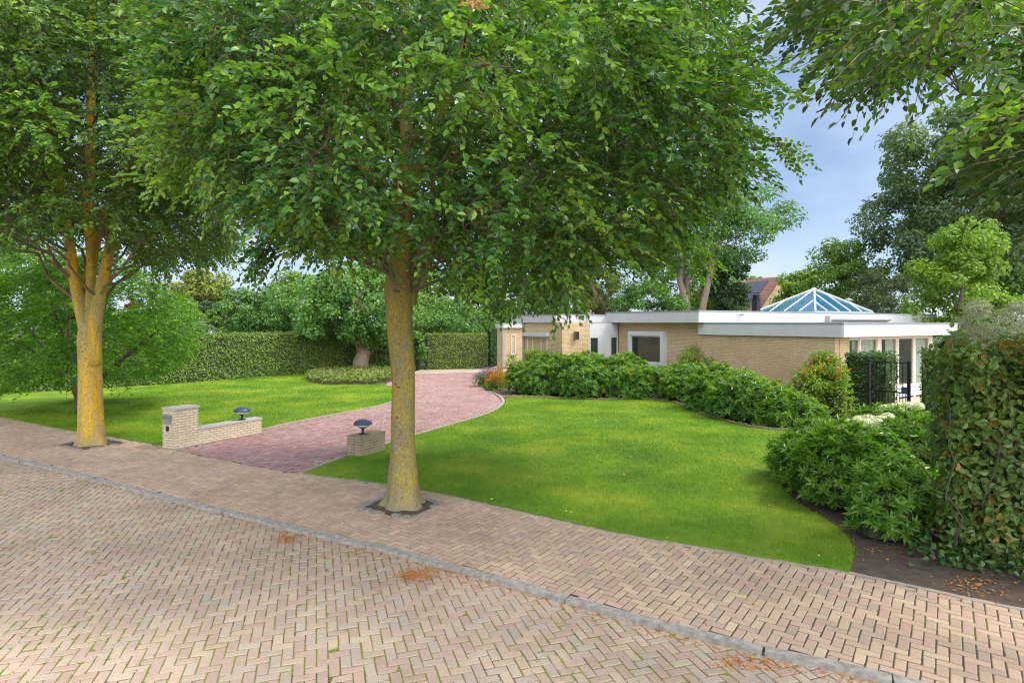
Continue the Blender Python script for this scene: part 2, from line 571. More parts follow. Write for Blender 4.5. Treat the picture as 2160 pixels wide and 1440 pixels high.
M['woodtan'] = bark_mat('tan_bark', (.3, .21, .15), (.36, .28, .21), (.2, .14, .10), .5, False, .2)
M['woodred'] = bark_mat('pine_bark', (.26, .14, .10), (.33, .2, .15), (.16, .09, .07), .5, False)
M['bark_mid'] = bark_mat('lichen_bark_olive', (.27, .23, .11), (.42, .315, .055), (.25, .235, .15), .66)
M['bark_left'] = bark_mat('lichen_bark_yellow', (.40, .32, .10), (.70, .41, .02), (.33, .335, .23), .66, True, .13)

# leaves
L = {}
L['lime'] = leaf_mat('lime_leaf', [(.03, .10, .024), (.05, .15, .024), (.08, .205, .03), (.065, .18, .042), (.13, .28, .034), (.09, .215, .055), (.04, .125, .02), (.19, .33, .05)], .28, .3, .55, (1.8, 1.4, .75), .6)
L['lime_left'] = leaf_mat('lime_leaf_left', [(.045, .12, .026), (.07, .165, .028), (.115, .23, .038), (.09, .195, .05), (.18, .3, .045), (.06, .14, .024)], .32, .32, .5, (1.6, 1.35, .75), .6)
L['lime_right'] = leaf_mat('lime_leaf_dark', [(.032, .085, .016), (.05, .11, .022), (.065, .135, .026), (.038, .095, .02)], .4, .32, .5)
L['iron'] = leaf_mat('ironwood_leaf', [(.10, .24, .02), (.15, .31, .026), (.12, .27, .035), (.075, .19, .03), (.2, .36, .04)], .45, .4, .7)
L['box'] = leaf_mat('clipped_leaf', [(.11, .2, .03), (.145, .24, .034), (.18, .275, .045), (.09, .165, .026), (.22, .3, .07)], .45, .25, 1.5)
L['laurel'] = leaf_mat('laurel_leaf', [(.065, .17, .026), (.095, .22, .038), (.125, .26, .055)], .3, .3, 1.0)
L['gum'] = leaf_mat('sweetgum_leaf', [(.10, .22, .055), (.13, .265, .065), (.16, .31, .075)], .45, .35, .6)
L['yellow'] = leaf_mat('yellow_leaf', [(.2, .25, .05), (.25, .29, .07), (.15, .21, .045)], .5, .35, .5)
L['mid'] = leaf_mat('mid_leaf', [(.10, .2, .034), (.14, .25, .042), (.18, .295, .052)], .5, .35, .4)
L['fresh'] = leaf_mat('fresh_leaf', [(.13, .24, .025), (.17, .29, .032), (.21, .32, .04)], .5, .4, .5)
L['pine'] = leaf_mat('pine_needle', [(.1, .14, .045), (.13, .17, .05), (.3, .23, .11), (.08, .13, .045)], .6, .2, .3, (1.5, 1.15, .7))
L['darkfir'] = leaf_mat('dark_needle', [(.035, .09, .036), (.05, .115, .045), (.07, .135, .05)], .5, .2, .5)
L['robinia'] = leaf_mat('robinia_leaf', [(.075, .18, .055), (.105, .22, .07), (.14, .26, .08)], .5, .4, .4)
L['ash'] = leaf_mat('ash_leaf', [(.09, .16, .07), (.12, .19, .085), (.15, .225, .1)], .5, .35, .3, (1.15, 1.12, .9))
L['grey'] = leaf_mat('grey_green_leaf', [(.11, .165, .07), (.15, .2, .085), (.09, .14, .06)], .55, .25, .6)
L['olive'] = leaf_mat('silver_leaf', [(.23, .26, .17), (.3, .33, .24), (.17, .2, .13)], .55, .25, .8, (1.1, 1.1, 1.0))
L['rhodo'] = leaf_mat('rhododendron_leaf', [(.08, .19, .03), (.11, .24, .036), (.14, .275, .046)], .28, .3, 1.2)
L['rhodo_new'] = leaf_mat('rhododendron_new_leaf', [(.22, .33, .025), (.3, .38, .03), (.16, .29, .025)], .35, .35, 1.2)
L['beech'] = leaf_mat('beech_leaf', [(.11, .2, .055), (.14, .24, .065), (.16, .25, .07), (.15, .225, .065), (.12, .21, .07), (.15, .25, .07), (.13, .22, .065), (.17, .27, .07), (.15, .23, .07), (.13, .23, .06), (.16, .25, .07), (.10, .19, .05), (.28, .17, .045)], .3, .34, 2.0)
L['ivy'] = leaf_mat('ivy_leaf', [(.035, .09, .024), (.055, .125, .03), (.075, .16, .038)], .35, .28, 1.5)
L['photinia'] = leaf_mat('photinia_leaf', [(.11, .24, .02), (.17, .29, .026), (.24, .33, .03), (.2, .3, .04)], .35, .3, 2.0)
L['red'] = leaf_mat('red_tip_leaf', [(.5, .1, .015), (.55, .2, .02), (.45, .07, .03)], .35, .35, 3.0, (1, 1, 1))
L['cover'] = leaf_mat('cover_leaf', [(.11, .18, .03), (.16, .22, .04), (.25, .27, .045), (.09, .15, .03)], .5, .25, .9)
L['pampas'] = leaf_mat('ornamental_grass_blade', [(.16, .24, .05), (.2, .28, .07), (.13, .21, .04)], .5, .4, 2)
L['orange'] = leaf_mat('orange_flower', [(.55, .2, .03), (.5, .26, .05), (.6, .15, .03)], .6, .3, 3, (1, 1, 1))
L['purple'] = leaf_mat('purple_flower', [(.3, .16, .45), (.38, .22, .52)], .6, .3, 3, (1, 1, 1))
L['redflower'] = leaf_mat('red_flower', [(.5, .04, .07), (.42, .03, .05)], .6, .3, 3, (1, 1, 1))
L['hydrangea'] = leaf_mat('white_flower', [(.62, .66, .48), (.74, .75, .62), (.68, .71, .5)], .6, .3, 3, (1, 1, 1))
L['litter'] = leaf_mat('fallen_leaf', [(.45, .15, .035), (.5, .2, .05), (.3, .11, .04), (.55, .27, .05)], .7, .15, 3, (1, 1, 1))
L['yellowfall'] = leaf_mat('yellow_fallen_leaf', [(.6, .38, .06), (.62, .5, .2)], .7, .2, 3, (1, 1, 1))
L['juniper'] = leaf_mat('juniper_needle', [(.12, .2, .12), (.16, .24, .14)], .6, .2, 1, (1.1, 1.1, .9))
L['maple'] = leaf_mat('copper_leaf', [(.14, .04, .025), (.2, .06, .03)], .5, .3, 1, (1, 1, 1))
L['sunlit'] = leaf_mat('sunlit_leaf', [(.14, .29, .035), (.19, .35, .05), (.25, .41, .06), (.11, .25, .04)], .34, .4, .5, (1.3, 1.15, .8), .5)  # lighter crown leaf, sunlight on patches put into its colour
L['dead'] = leaf_mat('withered_leaf', [(.5, .33, .17), (.58, .42, .24), (.5, .24, .1)], .8, .3, 4, (1, 1, 1))

# ------------------------------------------------------------------ leaf geometry
def leaves(mb, P, D, Nn, Ln, W, fold=.18, curl=.12, mi=0, kind=6):
    """one folded leaf per row: P base, D direction, Nn upper side, Ln length, W width"""
    P, D, Nn = np.asarray(P, float), unit(D), np.asarray(Nn, float)
    Nn = unit(Nn - (Nn * D).sum(1, keepdims=True) * D)
    S = np.cross(D, Nn)
    n = len(P)
    Ln = (np.ones(n) * Ln)[:, None]
    W = (np.ones(n) * W)[:, None]
    if kind == 4:
        v = np.stack([P, P + D * Ln * .45 + S * W * .5, P + D * Ln - Nn * Ln * curl, P + D * Ln * .45 - S * W * .5], 1)
        i = np.arange(n)[:, None] * 4
        mb.add(v.reshape(-1, 3), i + np.array([[0, 1, 2, 3]]), mi)
        return
    up = Nn * W * fold
    v = np.stack([P, P + D * Ln * .28 + S * W * .46 + up, P + D * Ln * .66 + S * W * .40 + up - Nn * Ln * curl * .4,
                  P + D * Ln - Nn * Ln * curl,
                  P + D * Ln * .66 - S * W * .40 + up - Nn * Ln * curl * .4, P + D * Ln * .28 - S * W * .46 + up], 1)
    i = np.arange(n)[:, None] * 6
    f = np.concatenate([i + np.array([[0, 1, 2, 3]]), i + np.array([[0, 3, 4, 5]])])
    mb.add(v.reshape(-1, 3), f, mi)

def rand_dir(n):
    return unit(rng.normal(size=(n, 3)))

def sprays(mb, O, A, U, k=11, length=.55, leaf=.11, width=.075, droop=.25, mi=0, twig=None, kind=6, jit=.5):
    """flat sprays: leaves set alternately along a twig, as on lime, elm and beech"""
    n = len(O)
    A = unit(A)
    U = unit(U - (U * A).sum(1, keepdims=True) * A)
    S = np.cross(A, U)
    length = np.ones(n) * length * rng.uniform(.7, 1.25, n)
    t = (np.arange(k) + .6) / k
    pos = O[:, None] + A[:, None] * (length[:, None] * t)[..., None]
    pos[..., 2] -= droop * length[:, None] * t ** 2
    side = np.where(np.arange(k) % 2 == 0, 1.0, -1.0)
    ang = np.interp(t, [0, .85, 1], [1.15, .75, .1])
    D = A[:, None] * np.cos(ang)[None, :, None] + S[:, None] * (side * np.sin(ang))[None, :, None]
    D = D + rng.normal(size=(n, k, 3)) * .22
    D[..., 2] -= droop * .6
    Nn = U[:, None] + rng.normal(size=(n, k, 3)) * jit
    sz = rng.uniform(.7, 1.2, (n, k)) * np.interp(t, [0, .5, 1], [.8, 1.1, .8])
    leaves(mb, pos.reshape(-1, 3), D.reshape(-1, 3), Nn.reshape(-1, 3), leaf * sz.ravel(), width * sz.ravel(), mi=mi, kind=kind)
    if twig is not None:
        tt = np.array([0, .5, 1.0])
        c = O[:, None] + A[:, None] * (length[:, None] * tt)[..., None]
        c[..., 2] -= droop * length[:, None] * tt ** 2
        r = np.array([.006, .004, .002])
        th = np.array([0, 2.1, 4.2])
        v = c[:, :, None] + r[None, :, None, None] * (np.cos(th)[None, None, :, None] * S[:, None, None] + np.sin(th)[None, None, :, None] * U[:, None, None])
        b = []
        for a in range(2):
            for j in range(3):
                b.append([a * 3 + j, a * 3 + (j + 1) % 3, a * 3 + 3 + (j + 1) % 3, a * 3 + 3 + j])
        f = (np.arange(n)[:, None, None] * 9 + np.array(b)[None]).reshape(-1, 4)
        twig.add(v.reshape(-1, 3), f)

def kmeans(p, k, it=8):
    c = p[rng.choice(len(p), k, replace=False)].copy()
    for _ in range(it):
        d = ((p[:, None] - c[None]) ** 2).sum(2)
        a = d.argmin(1)
        for j in range(k):
            if (a == j).any():
                c[j] = p[a == j].mean(0)
    return c, a

def bough(mb, a, b, r0, r1, sag=.0, sides=6, n=7, wob=.04):
    t = np.linspace(0, 1, n)[:, None]
    p = a + (b - a) * t
    ln = np.linalg.norm(b - a)
    p[:, 2] += np.sin(t[:, 0] * np.pi) * sag * ln
    p[1:-1] += rng.normal(size=(n - 2, 3)) * wob * ln
    tube(mb, p, np.linspace(r0, r1, n), sides, cap=False)
    return p

def limb_network(mb, limbs, centres, subs, r=.06):
    """join foliage centres to the nearest fitting point of the limbs"""
    nodes = np.concatenate([l for l, _ in limbs])
    rad = np.concatenate([np.asarray(q) for _, q in limbs])
    for c, sub in zip(centres, subs):
        hd = np.linalg.norm(nodes[:, :2] - c[:2], axis=1)
        want = nodes[:, 2] + .55 * hd
        cost = hd + 1.2 * abs(want - c[2])
        i = cost.argmin()
        d = np.linalg.norm(c - nodes[i])
        r0 = min(rad[i] * .5, .008 * d + .008, .04)
        p = bough(mb, nodes[i], c, r0, r0 * .35, .08)
        for s in sub:
            q = p[rng.integers(3, len(p))]
            bough(mb, q, s, r0 * .4, .005, .05, 4, 5)

# ------------------------------------------------------------------ the ground
ST = np.array([.878, -.478])              # along the street
PE = np.array([.478, .878])               # away from the street
kerb_px = [(48, 972), (146, 995), (253, 1023), (420, 1065), (585, 1105), (691, 1130), (794, 1153), (908, 1183), (1043, 1218), (1250, 1276), (1500, 1341), (1640, 1376), (1775, 1404), (1897, 1434)]
kerb = np.array([G(*p) for p in kerb_px])
kerb = np.vstack([kerb[0] - ST * np.array([[30], [15], [6]]), kerb, kerb[-1] + ST * np.array([[1.5], [4], [8]])])
kerb = smooth_line(kerb, 5)
edge_px = [(0, 881), (97, 900), (165, 912), (231, 922), (330, 940), (365, 949), (450, 966), (540, 984), (628, 999), (700, 1009), (808, 1023), (930, 1044), (1060, 1073), (1300, 1127), (1500, 1160), (1600, 1179), (1790, 1210), (1990, 1252), (2120, 1280)]
edge = np.array([G(*p) for p in edge_px])
edge = np.vstack([edge[0] - ST * np.array([[30], [15], [6]]), edge, edge[-1] + ST * np.array([[2], [4], [8]])])
edge = smooth_line(edge, 4)

sheet('ground', [(-900, -300), (900, -300), (900, 1200), (-900, 1200)], -.12, M['earth'])['kind'] = 'structure'
road_far = [kerb[-1] + np.array([4, -14]), np.array([-14, -6.0]), kerb[0] + np.array([-16, -10])]
road_poly = np.vstack([kerb, road_far])
walk_poly = np.vstack([kerb, edge[::-1]])

def pit(c, hw, hd):
    return np.array([c + ST * a * hw + PE * b * hd for a, b in ((-1, -1), (1, -1), (1, 1), (-1, 1))])
T1, T2, T3 = np.array([-1.8, 9.95]), np.array([-10.45, 14.95]), np.array([6.9, 4.9])
pits = [pit(T1 + PE * -.06, .52, .44), pit(T2, .6, .5), pit(T3, .6, .55)]

def herringbone(mb, poly, ang, z, Lb=.2, holes=(), bounds=None, gap=.006, dz=.003, mi=0, mirror=False):
    poly = np.asarray(poly, float)
    c, s = math.cos(ang), math.sin(ang)
    Rm = np.array([[c, -s], [s, c]])
    q = poly if bounds is None else np.asarray(bounds)
    loc = q @ Rm
    u = Lb / 2
    i0, j0 = np.floor(loc.min(0) / u).astype(int) - 2
    i1, j1 = np.ceil(loc.max(0) / u).astype(int) + 2
    I, J = np.meshgrid(np.arange(i0, i1), np.arange(j0, j1), indexing='ij')
    k = (I + J) % 4 if mirror else (I - J) % 4
    for kk, dims in ((0, (2, 1)), (2 if mirror else 3, (1, 2))):
        sel = k == kk
        a, b = I[sel] * u, J[sel] * u
        cx, cy = a + dims[0] * u / 2, b + dims[1] * u / 2
        w = np.stack([cx, cy], -1) @ Rm.T
        ok = inpoly(w[:, 0], w[:, 1], poly)
        if bounds is not None:
            ok &= inpoly(w[:, 0], w[:, 1], bounds)
        for h in holes:
            ok &= ~inpoly(w[:, 0], w[:, 1], h)
        w = w[ok]
        n = len(w)
        if n == 0:
            continue
        hx, hy = dims[0] * u / 2 - gap / 2, dims[1] * u / 2 - gap / 2
        rot = ang + rng.normal(size=n) * .012
        zz = z + rng.normal(size=n) * dz * .5
        tx, ty = rng.normal(size=n) * dz / .1, rng.normal(size=n) * dz / .1
        w = w + rng.normal(size=(n, 2)) * .0015
        vs = []
        for inset, drop in ((0, .014), (.0, .004), (.006, 0)):
            for sx, sy in ((-1, -1), (1, -1), (1, 1), (-1, 1)):
                lx, ly = sx * (hx - inset), sy * (hy - inset)
                X = w[:, 0] + lx * np.cos(rot) - ly * np.sin(rot)
                Y = w[:, 1] + lx * np.sin(rot) + ly * np.cos(rot)
                vs.append(np.stack([X, Y, zz - drop + tx * lx + ty * ly], -1))
        v = np.stack(vs, 1)
        f = [[8, 9, 10, 11]]
        for l in (0, 4):
            for e in range(4):
                g = (e + 1) % 4
                f.append([l + e, l + g, l + 4 + g, l + 4 + e])
        ff = (np.arange(n)[:, None, None] * 12 + np.array(f)[None]).reshape(-1, 4)
        mb.add(v.reshape(-1, 3), ff, mi)

# road: pavers on a mossy bed
o = sheet('road', road_poly, -.038, M['road_joint'])
o['kind'] = 'structure'
mb = MB()
view_road = [(-22, 24), (-20, 8), (-9, 2.6), (7.5, 2.6), (11, 6), (2, 10)]
herringbone(mb, road_poly, R(18), -.031, bounds=view_road, gap=.011)
r_ = mb.build('road_paving', M['road'], o)
# pavement
o = sheet('pavement', walk_poly, -.007, M['walk_joint'])
o['kind'] = 'structure'
mb = MB()
herringbone(mb, np.vstack([kerb + PE * .045, (edge + PE * .06)[::-1]]), R(-36), 0.0, mirror=True, dz=.0012, holes=[(p - p.mean(0)) * .9 + p.mean(0) for p in pits], bounds=[(-22, 30), (-22, 14), (0, 4), (9, 2), (9, 8), (0, 12)], gap=.0125)
mb.build('pavement_paving', M['walk'], o)
# kerb stones, one metre each with open joints
mb = MB()
s = np.concatenate([[0], np.cumsum(np.linalg.norm(np.diff(kerb, axis=0), axis=1))])
for k in range(int(s[-1])):
    t = np.linspace(k + .006, k + .994, 5)
    seg = np.stack([np.interp(t, s, kerb[:, 0]), np.interp(t, s, kerb[:, 1])], -1)
    seg = seg + rng.normal(size=2) * .006
    ribbon(mb, seg, .115, -.11, .015 + rng.normal() * .003)
tag(mb.build('kerb', M['kerb']), kind='structure')

# driveway
drive_left = smooth_line([G(*p) for p in [(372, 951), (410, 941), (470, 928), (530, 914), (600, 896), (700, 876), (790, 859), (850, 842), (868, 831), (850, 820), (815, 811)]], 6)
drive_right = smooth_line([G(*p) for p in [(628, 998), (680, 977), (735, 958), (800, 938), (880, 914), (960, 891), (1020, 873), (1050, 857), (1058, 845), (1047, 833), (1025, 824), (1018, 812), (1040, 796), (1066, 790)]], 6)
far_left = [G(815, 803), G(840, 795), G(868, 789)]
drive_poly = np.vstack([drive_left, far_left, [G(1066, 783)], drive_right[::-1], [G(540, 984), G(450, 966)]])
o = sheet('driveway', drive_poly, .0, M['drive_joint'])
o['kind'] = 'structure'
mb = MB()
herringbone(mb, drive_poly, R(-8), .008, gap=.013)
mb.build('driveway_paving', M['drive'], o)
pale_poly = np.array([G(815, 803), G(840, 795), G(868, 789), G(1066, 783), (3.0, 33), (3.0, 42), (-1, 42), G(1028, 776.5), G(890, 778.5)])
o = sheet('forecourt', pale_poly, .004, M['pale_pave'])
o['kind'] = 'structure'
mb = MB()
ribbon(mb, drive_right[:60], .11, -.05, .022, off=-.07)
ribbon(mb, drive_left, .11, -.05, .022, off=.07)
ribbon(mb, edge[(edge[:, 0] > G(628, 999)[0]) & (edge[:, 0] < 8)], .06, -.05, .006, off=.03)
tag(mb.build('driveway_edging', M['edge']), kind='structure')

# lawns
bedline_px = [(1058, 838), (1130, 838), (1250, 843), (1340, 843), (1400, 846), (1440, 857), (1490, 878), (1560, 897), (1620, 907), (1700, 911), (1790, 905), (1850, 890)]
bedline = smooth_line([G(*p) for p in bedline_px], 5)
soil_edge = smooth_line([G(*p) for p in [(1850, 890), (1760, 945), (1680, 985), (1650, 1020), (1680, 1060), (1740, 1095), (1785, 1130), (1800, 1170), (1790, 1208)]], 5)
e1 = edge[(edge[:, 0] > G(628, 999)[0] + .05) & (edge[:, 0] < G(1790, 1210)[0])]
dr = drive_right[: np.argmin(np.linalg.norm(drive_right - np.array(G(1058, 845)), axis=1)) + 3]
lawn_right = np.vstack([dr + np.array([.16, -.02]), bedline[2:], soil_edge[1:], e1[::-1] + PE * .09])
hedge_px = [(-40, 833), (0, 829), (150, 823), (300, 814), (400, 807), (520, 798), (640, 789)]
hedgeline = np.array([G(*p) for p in hedge_px])
bed_c = np.array([-10.2, 31.9])
bed_px = smooth_line([G(*p) for p in [(648, 803), (652, 795), (690, 786), (760, 783), (835, 787), (835, 800), (800, 810), (740, 812), (680, 811)]], 6, True)
e0 = edge[edge[:, 0] < G(360, 949)[0]]
dl = drive_left[4:]
lawn_left = np.vstack([e0 + PE * .06, [G(363, 938), G(412, 930)], dl + np.array([-.14, .04]), [G(812, 808), G(820, 797), G(690, 784)], hedgeline[::-1], [G(-40, 833) + np.array([-20, -2])]])
lawns = []
for nm, poly in (('lawn', lawn_right), ('lawn', lawn_left)):
    o = sheet(nm, poly, .018, M['lawn'], .08)
    o['kind'] = 'structure'
    lawns.append(poly)

def blades(poly, dens, h, w, holes=()):
    lo, hi = poly.min(0), poly.max(0)
    n = int((hi - lo).prod() * 1)
    mb = MB()
    for y0, y1, k in ((0, 12, 1.0), (12, 17, .6), (17, 24, .36), (24, 45, .2)):
        a, b = np.array([max(lo[0], -17), max(lo[1], y0)]), np.array([hi[0], min(hi[1], y1)])
        if (b <= a).any():
            continue
        m = int((b - a).prod() * dens * k)
        p = rng.uniform(a, b, (m, 2))
        ok = inpoly(p[:, 0], p[:, 1], poly)
        for q in holes:
            ok &= ~inpoly(p[:, 0], p[:, 1], q)
        p = p[ok]
        m = len(p)
        p = p + rng.normal(size=p.shape) * .03
        th = rng.uniform(0, 6.28, m)
        hh = h * rng.uniform(.6, 1.3, m) * (1 + .3 * (1 - k))
        ww = w * rng.uniform(.7, 1.3, m) / math.sqrt(k)
        base = np.column_stack([p, np.full(m, .016)])
        sx = np.stack([np.cos(th), np.sin(th), np.zeros(m)], -1) * (ww / 2)[:, None]
        lean = rng.normal(size=(m, 2)) * .55
        tip = base + np.column_stack([lean * hh[:, None], hh])
        v = np.stack([base - sx, base + sx, tip], 1)
        mb.add(v.reshape(-1, 3), np.arange(m * 3).reshape(-1, 3))
    return mb
g = blades(lawn_right, 2600, .034, .008).build('grass', M['blade'])
tag(g, 'short mown grass of the front lawn', 'grass', kind='stuff')
g = blades(lawn_left, 1500, .036, .010, [bed_px]).build('grass', M['blade'])
tag(g, 'short mown grass of the lawn beside the hedge', 'grass', kind='stuff')

# planting beds
soil_poly = np.vstack([bedline, soil_edge, [G(1790, 1210), G(1990, 1252), G(2120, 1280)], [(9.5, 3.4), (16, 9), (14, 18), (10.8, 21.3), (3.5, 31), (-.3, 31), G(1018, 812), G(1047, 833)]])
o = sheet('flowerbed', soil_poly, -.002, M['soil'])
o['kind'] = 'structure'
mb = MB()
sl = np.concatenate([[0], np.cumsum(np.linalg.norm(np.diff(bedline, axis=0), axis=1))])
for k in np.arange(0, sl[-1] - .1, .105):
    t = np.array([k, k + .097])
    seg = np.stack([np.interp(t, sl, bedline[:, 0]), np.interp(t, sl, bedline[:, 1])], -1)
    ribbon(mb, seg, .06, -.05, .075 + rng.normal() * .012, off=.06)
tag(mb.build('bed_edging', M['pier']), 'low brown brick edging between the front lawn and the shrubs', 'edging')
for q, lab in ((0, 'dark tree pit edged with grey setts below the middle tree'), (1, 'dark tree pit edged with pale setts below the left tree')):
    e = empty('tree_pit', (*pits[q].mean(0), 0), label=lab, cat='tree pit')
    c = pits[q].mean(0)
    loc = pits[q] - c
    sheet('soil', loc, .003, M['soil'], parent=e)
    for a in range(4):
        p0, p1 = loc[a], loc[(a + 1) % 4]
        ln = np.linalg.norm(p1 - p0)
        d_ = (p1 - p0) / ln
        k = 0.0
        while k < ln - .08:
            w = rng.uniform(.11, .18)
            if rng.random() < (.8 if a in (0, 3) else .5):
                mb = MB()
                seg = np.array([p0 + d_ * k, p0 + d_ * min(k + w - .02, ln)]) + rng.normal(size=2) * .012
                ribbon(mb, seg + rng.normal(size=(2, 2)) * .008, .1 + rng.normal() * .01, -.03, .010 + rng.uniform(0, .02))
                mb.build('sett', M['sett'], e)
            k += w

# fallen leaves and needles along the kerb
mb = MB()
def litter(px, py, sx, sy, n, sz=.03):
    c = np.stack([rng.normal(px, sx, n), rng.normal(py, sy, n)], -1)
    g = np.array([G(a, b) for a, b in c])
    onroad = inpoly(g[:, 0], g[:, 1], road_poly)
    z = np.where(onroad, -.026, .014)
    P = np.column_stack([g, z + rng.uniform(0, .006, n)])
    D = np.column_stack([rng.normal(size=(n, 2)), rng.normal(size=n) * .15])
    Nn = np.column_stack([rng.normal(size=(n, 2)) * .3, np.ones(n)])
    leaves(mb, P, D, Nn, sz * rng.uniform(.5, 1.4, n), sz * .5 * rng.uniform(.4, 1.2, n), kind=4)
litter(606, 1132, 15, 6, 330); litter(876, 1209, 20, 8, 620); litter(940, 1197, 34, 6, 260); litter(1010, 1222, 40, 7, 160); litter(760, 1165, 60, 5, 160); litter(1320, 1310, 90, 12, 120)
litter(1560, 1388, 26, 7, 90, .04); litter(1620, 1395, 30, 6, 60, .04)
litter(2060, 1240, 40, 18, 120, .05); litter(1900, 1160, 50, 14, 60, .05); litter(840, 1080, 40, 12, 60)
for k in range(0, len(kerb) - 1):
    if -14 < kerb[k][0] < 5:
        n = rng.integers(4, 16)
        g0 = kerb[k] + (kerb[k + 1] - kerb[k]) * rng.uniform(0, 1, (n, 1)) - PE * rng.gamma(1.5, .035, (n, 1)) - PE * .07
        P = np.column_stack([g0, np.full(n, -.024)])
        leaves(mb, P, np.column_stack([rng.normal(size=(n, 2)), np.zeros(n)]), np.tile([0, 0, 1.0], (n, 1)), .03 * rng.uniform(.5, 1.5, n), .016, kind=4)
tag(mb.build('leaf_litter', L['litter']), 'orange leaf litter swept along the kerb and under the hedge', 'fallen leaves', kind='stuff')
mb = MB()
for n, x0, x1, y0, y1 in ((60, 60, 820, 830, 985), (45, 900, 1750, 860, 1190), (40, 100, 1700, 960, 1300)):
    c = np.array([G(a, b) for a, b in zip(rng.uniform(x0, x1, n), rng.uniform(y0, y1, n))])
    onroad = inpoly(c[:, 0], c[:, 1], road_poly)
    P = np.column_stack([c, np.where(onroad, -.02, .04)])
    leaves(mb, P, np.column_stack([rng.normal(size=(n, 2)), np.zeros(n)]), np.column_stack([rng.normal(size=(n, 2)) * .3, np.ones(n)]), .055 * rng.uniform(.6, 1.3, n), .035, kind=4)
tag(mb.build('fallen_leaves', L['yellowfall']), 'single yellow leaves scattered over lawns and paving', 'fallen leaves', kind='stuff')
# moss tufts in the road joints
mb = MB()
n = 9000
c = rng.uniform([-12, 4.6], [5, 14], (n, 2))
c = c[inpoly(c[:, 0], c[:, 1], road_poly)]
c = c[Noise3(2.2, 3)(np.column_stack([c, np.zeros(len(c))])) > .25]
u = .1
cs = np.array([[math.cos(R(18)), -math.sin(R(18))], [math.sin(R(18)), math.cos(R(18))]])
lc = np.round((c @ cs) / u) * u + rng.normal(size=c.shape) * np.array([.004, .03])
c = lc @ cs.T
k = 9
P = np.repeat(np.column_stack([c, np.full(len(c), -.041)]), k, 0) + np.column_stack([rng.normal(size=(len(c) * k, 2)) * .012, np.zeros(len(c) * k)])
n = len(P)
leaves(mb, P, np.column_stack([rng.normal(size=(n, 2)) * .6, np.ones(n)]), rand_dir(n), .022 * rng.uniform(.5, 1.3, n), .008, kind=4)
tag(mb.build('moss', M['blade']), 'tufts of moss and grass growing between the road bricks', 'moss', kind='stuff')

# ------------------------------------------------------------------ gate pillar, walls, lamps
SR = math.atan2(ST[1], ST[0])
def frame(c):
    return lambda v: np.column_stack([c[0] + v[:, 0] * ST[0] + v[:, 1] * PE[0], c[1] + v[:, 0] * ST[1] + v[:, 1] * PE[1], v[:, 2]])
PF = np.array(G(367, 947))
e = empty('mailbox_pillar', (*PF, 0), SR, 'pale brick gate pillar with a letterbox in its street side', 'gate pillar')
mb = MB(); mb.box((-.45, 0, -.05), (0, .62, .93)); mb.build('shaft', M['pillar'], e)
mb = MB(); mb.box((-.475, -.025, .93), (.025, .645, .965)); mb.build('cap', M['stone'], e)
mb = MB()
mb.box((-.40, -.012, .58), (-.08, 0, .80)); mb.box((-.38, -.016, .60), (-.10, -.012, .70))
v = np.array([[-.41, 0, .80], [-.07, 0, .80], [-.07, -.075, .735], [-.41, -.075, .735], [-.41, 0, .78], [-.07, 0, .78], [-.07, -.07, .722], [-.41, -.07, .722]])
mb.add(v, [[0, 3, 2, 1], [4, 5, 6, 7], [0, 4, 7, 3], [1, 2, 6, 5], [3, 7, 6, 2]])
mb.build('letterbox', M['steel'], e)
mb = MB(); mb.box((-.29, -.02, .41), (-.20, 0, .53)); mb.box((-.275, -.024, .44), (-.215, -.02, .50)); mb.build('bell_panel', M['black'], e)
e = empty('garden_wall', (*(PF + PE * .622), 0), SR, 'low pale brick wall with stone cap running from the gate pillar', 'wall')
mb = MB(); mb.box((-.30, 0, -.05), (-.005, 1.85, .37)); mb.build('brickwork', M['pillar'], e)
mb = MB(); mb.box((-.32, 0, .37), (.015, 1.87, .41)); mb.build('cap', M['stone'], e)
RF = np.array(G(760, 965))
e = empty('brick_pier', (*RF, 0), SR, 'low weathered brown brick pier at the right side of the driveway mouth', 'pier')
mb = MB(); mb.box((-.40, 0, -.05), (0, .84, .45)); mb.build('brickwork', M['pier'], e)
mb = MB(); tube(mb, np.array([[-.19, .3, .465], [-.19, .03, .465], [-.19, -.02, .44], [-.20, -.02, .2], [-.18, -.02, 0]]), .008, 6); mb.build('cable', M['zinc'], e)
mb = MB(); mb.box((-.415, -.01, .45), (.01, .85, .46)); mb.build('top_course', M['pier'], e)

def mushroom(loc, label, s=1.0):
    e = empty('mushroom_lamp', loc, label=label, cat='garden lamp', group='mushroom lamps beside the driveway')
    e.scale = (s, s, s)
    mb = MB(); lathe(mb, [(0, 0), (.10, 0), (.10, .012), (.03, .02), (.028, .13), (.07, .135), (.075, .15), (.03, .155), (.03, .2), (0, .2)]); mb.build('base', M['black'], e, True)
    mb = MB(); lathe(mb, [(.09, .155), (.15, .185), (.185, .215), (.15, .235), (0, .235)]); mb.build('diffuser', M['glassy'], e, True)
    mb = MB(); lathe(mb, [(.1, .222), (.205, .222), (.215, .235), (.195, .275), (.14, .315), (.07, .337), (0, .343)]); mb.build('lamp_shade', M['lampblue'], e, True)
M['glassy'] = plain('opal_glass', (.55, .56, .52), .2, var=.1)
wl = PF + PE * (.622 + 1.35) - ST * .15
mushroom((*wl, .41), 'blue grey mushroom lamp on the low pale garden wall')
pl = RF + PE * .3 - ST * .2
mushroom((*pl, .46), 'blue grey mushroom lamp on the brown brick pier', 1.0)

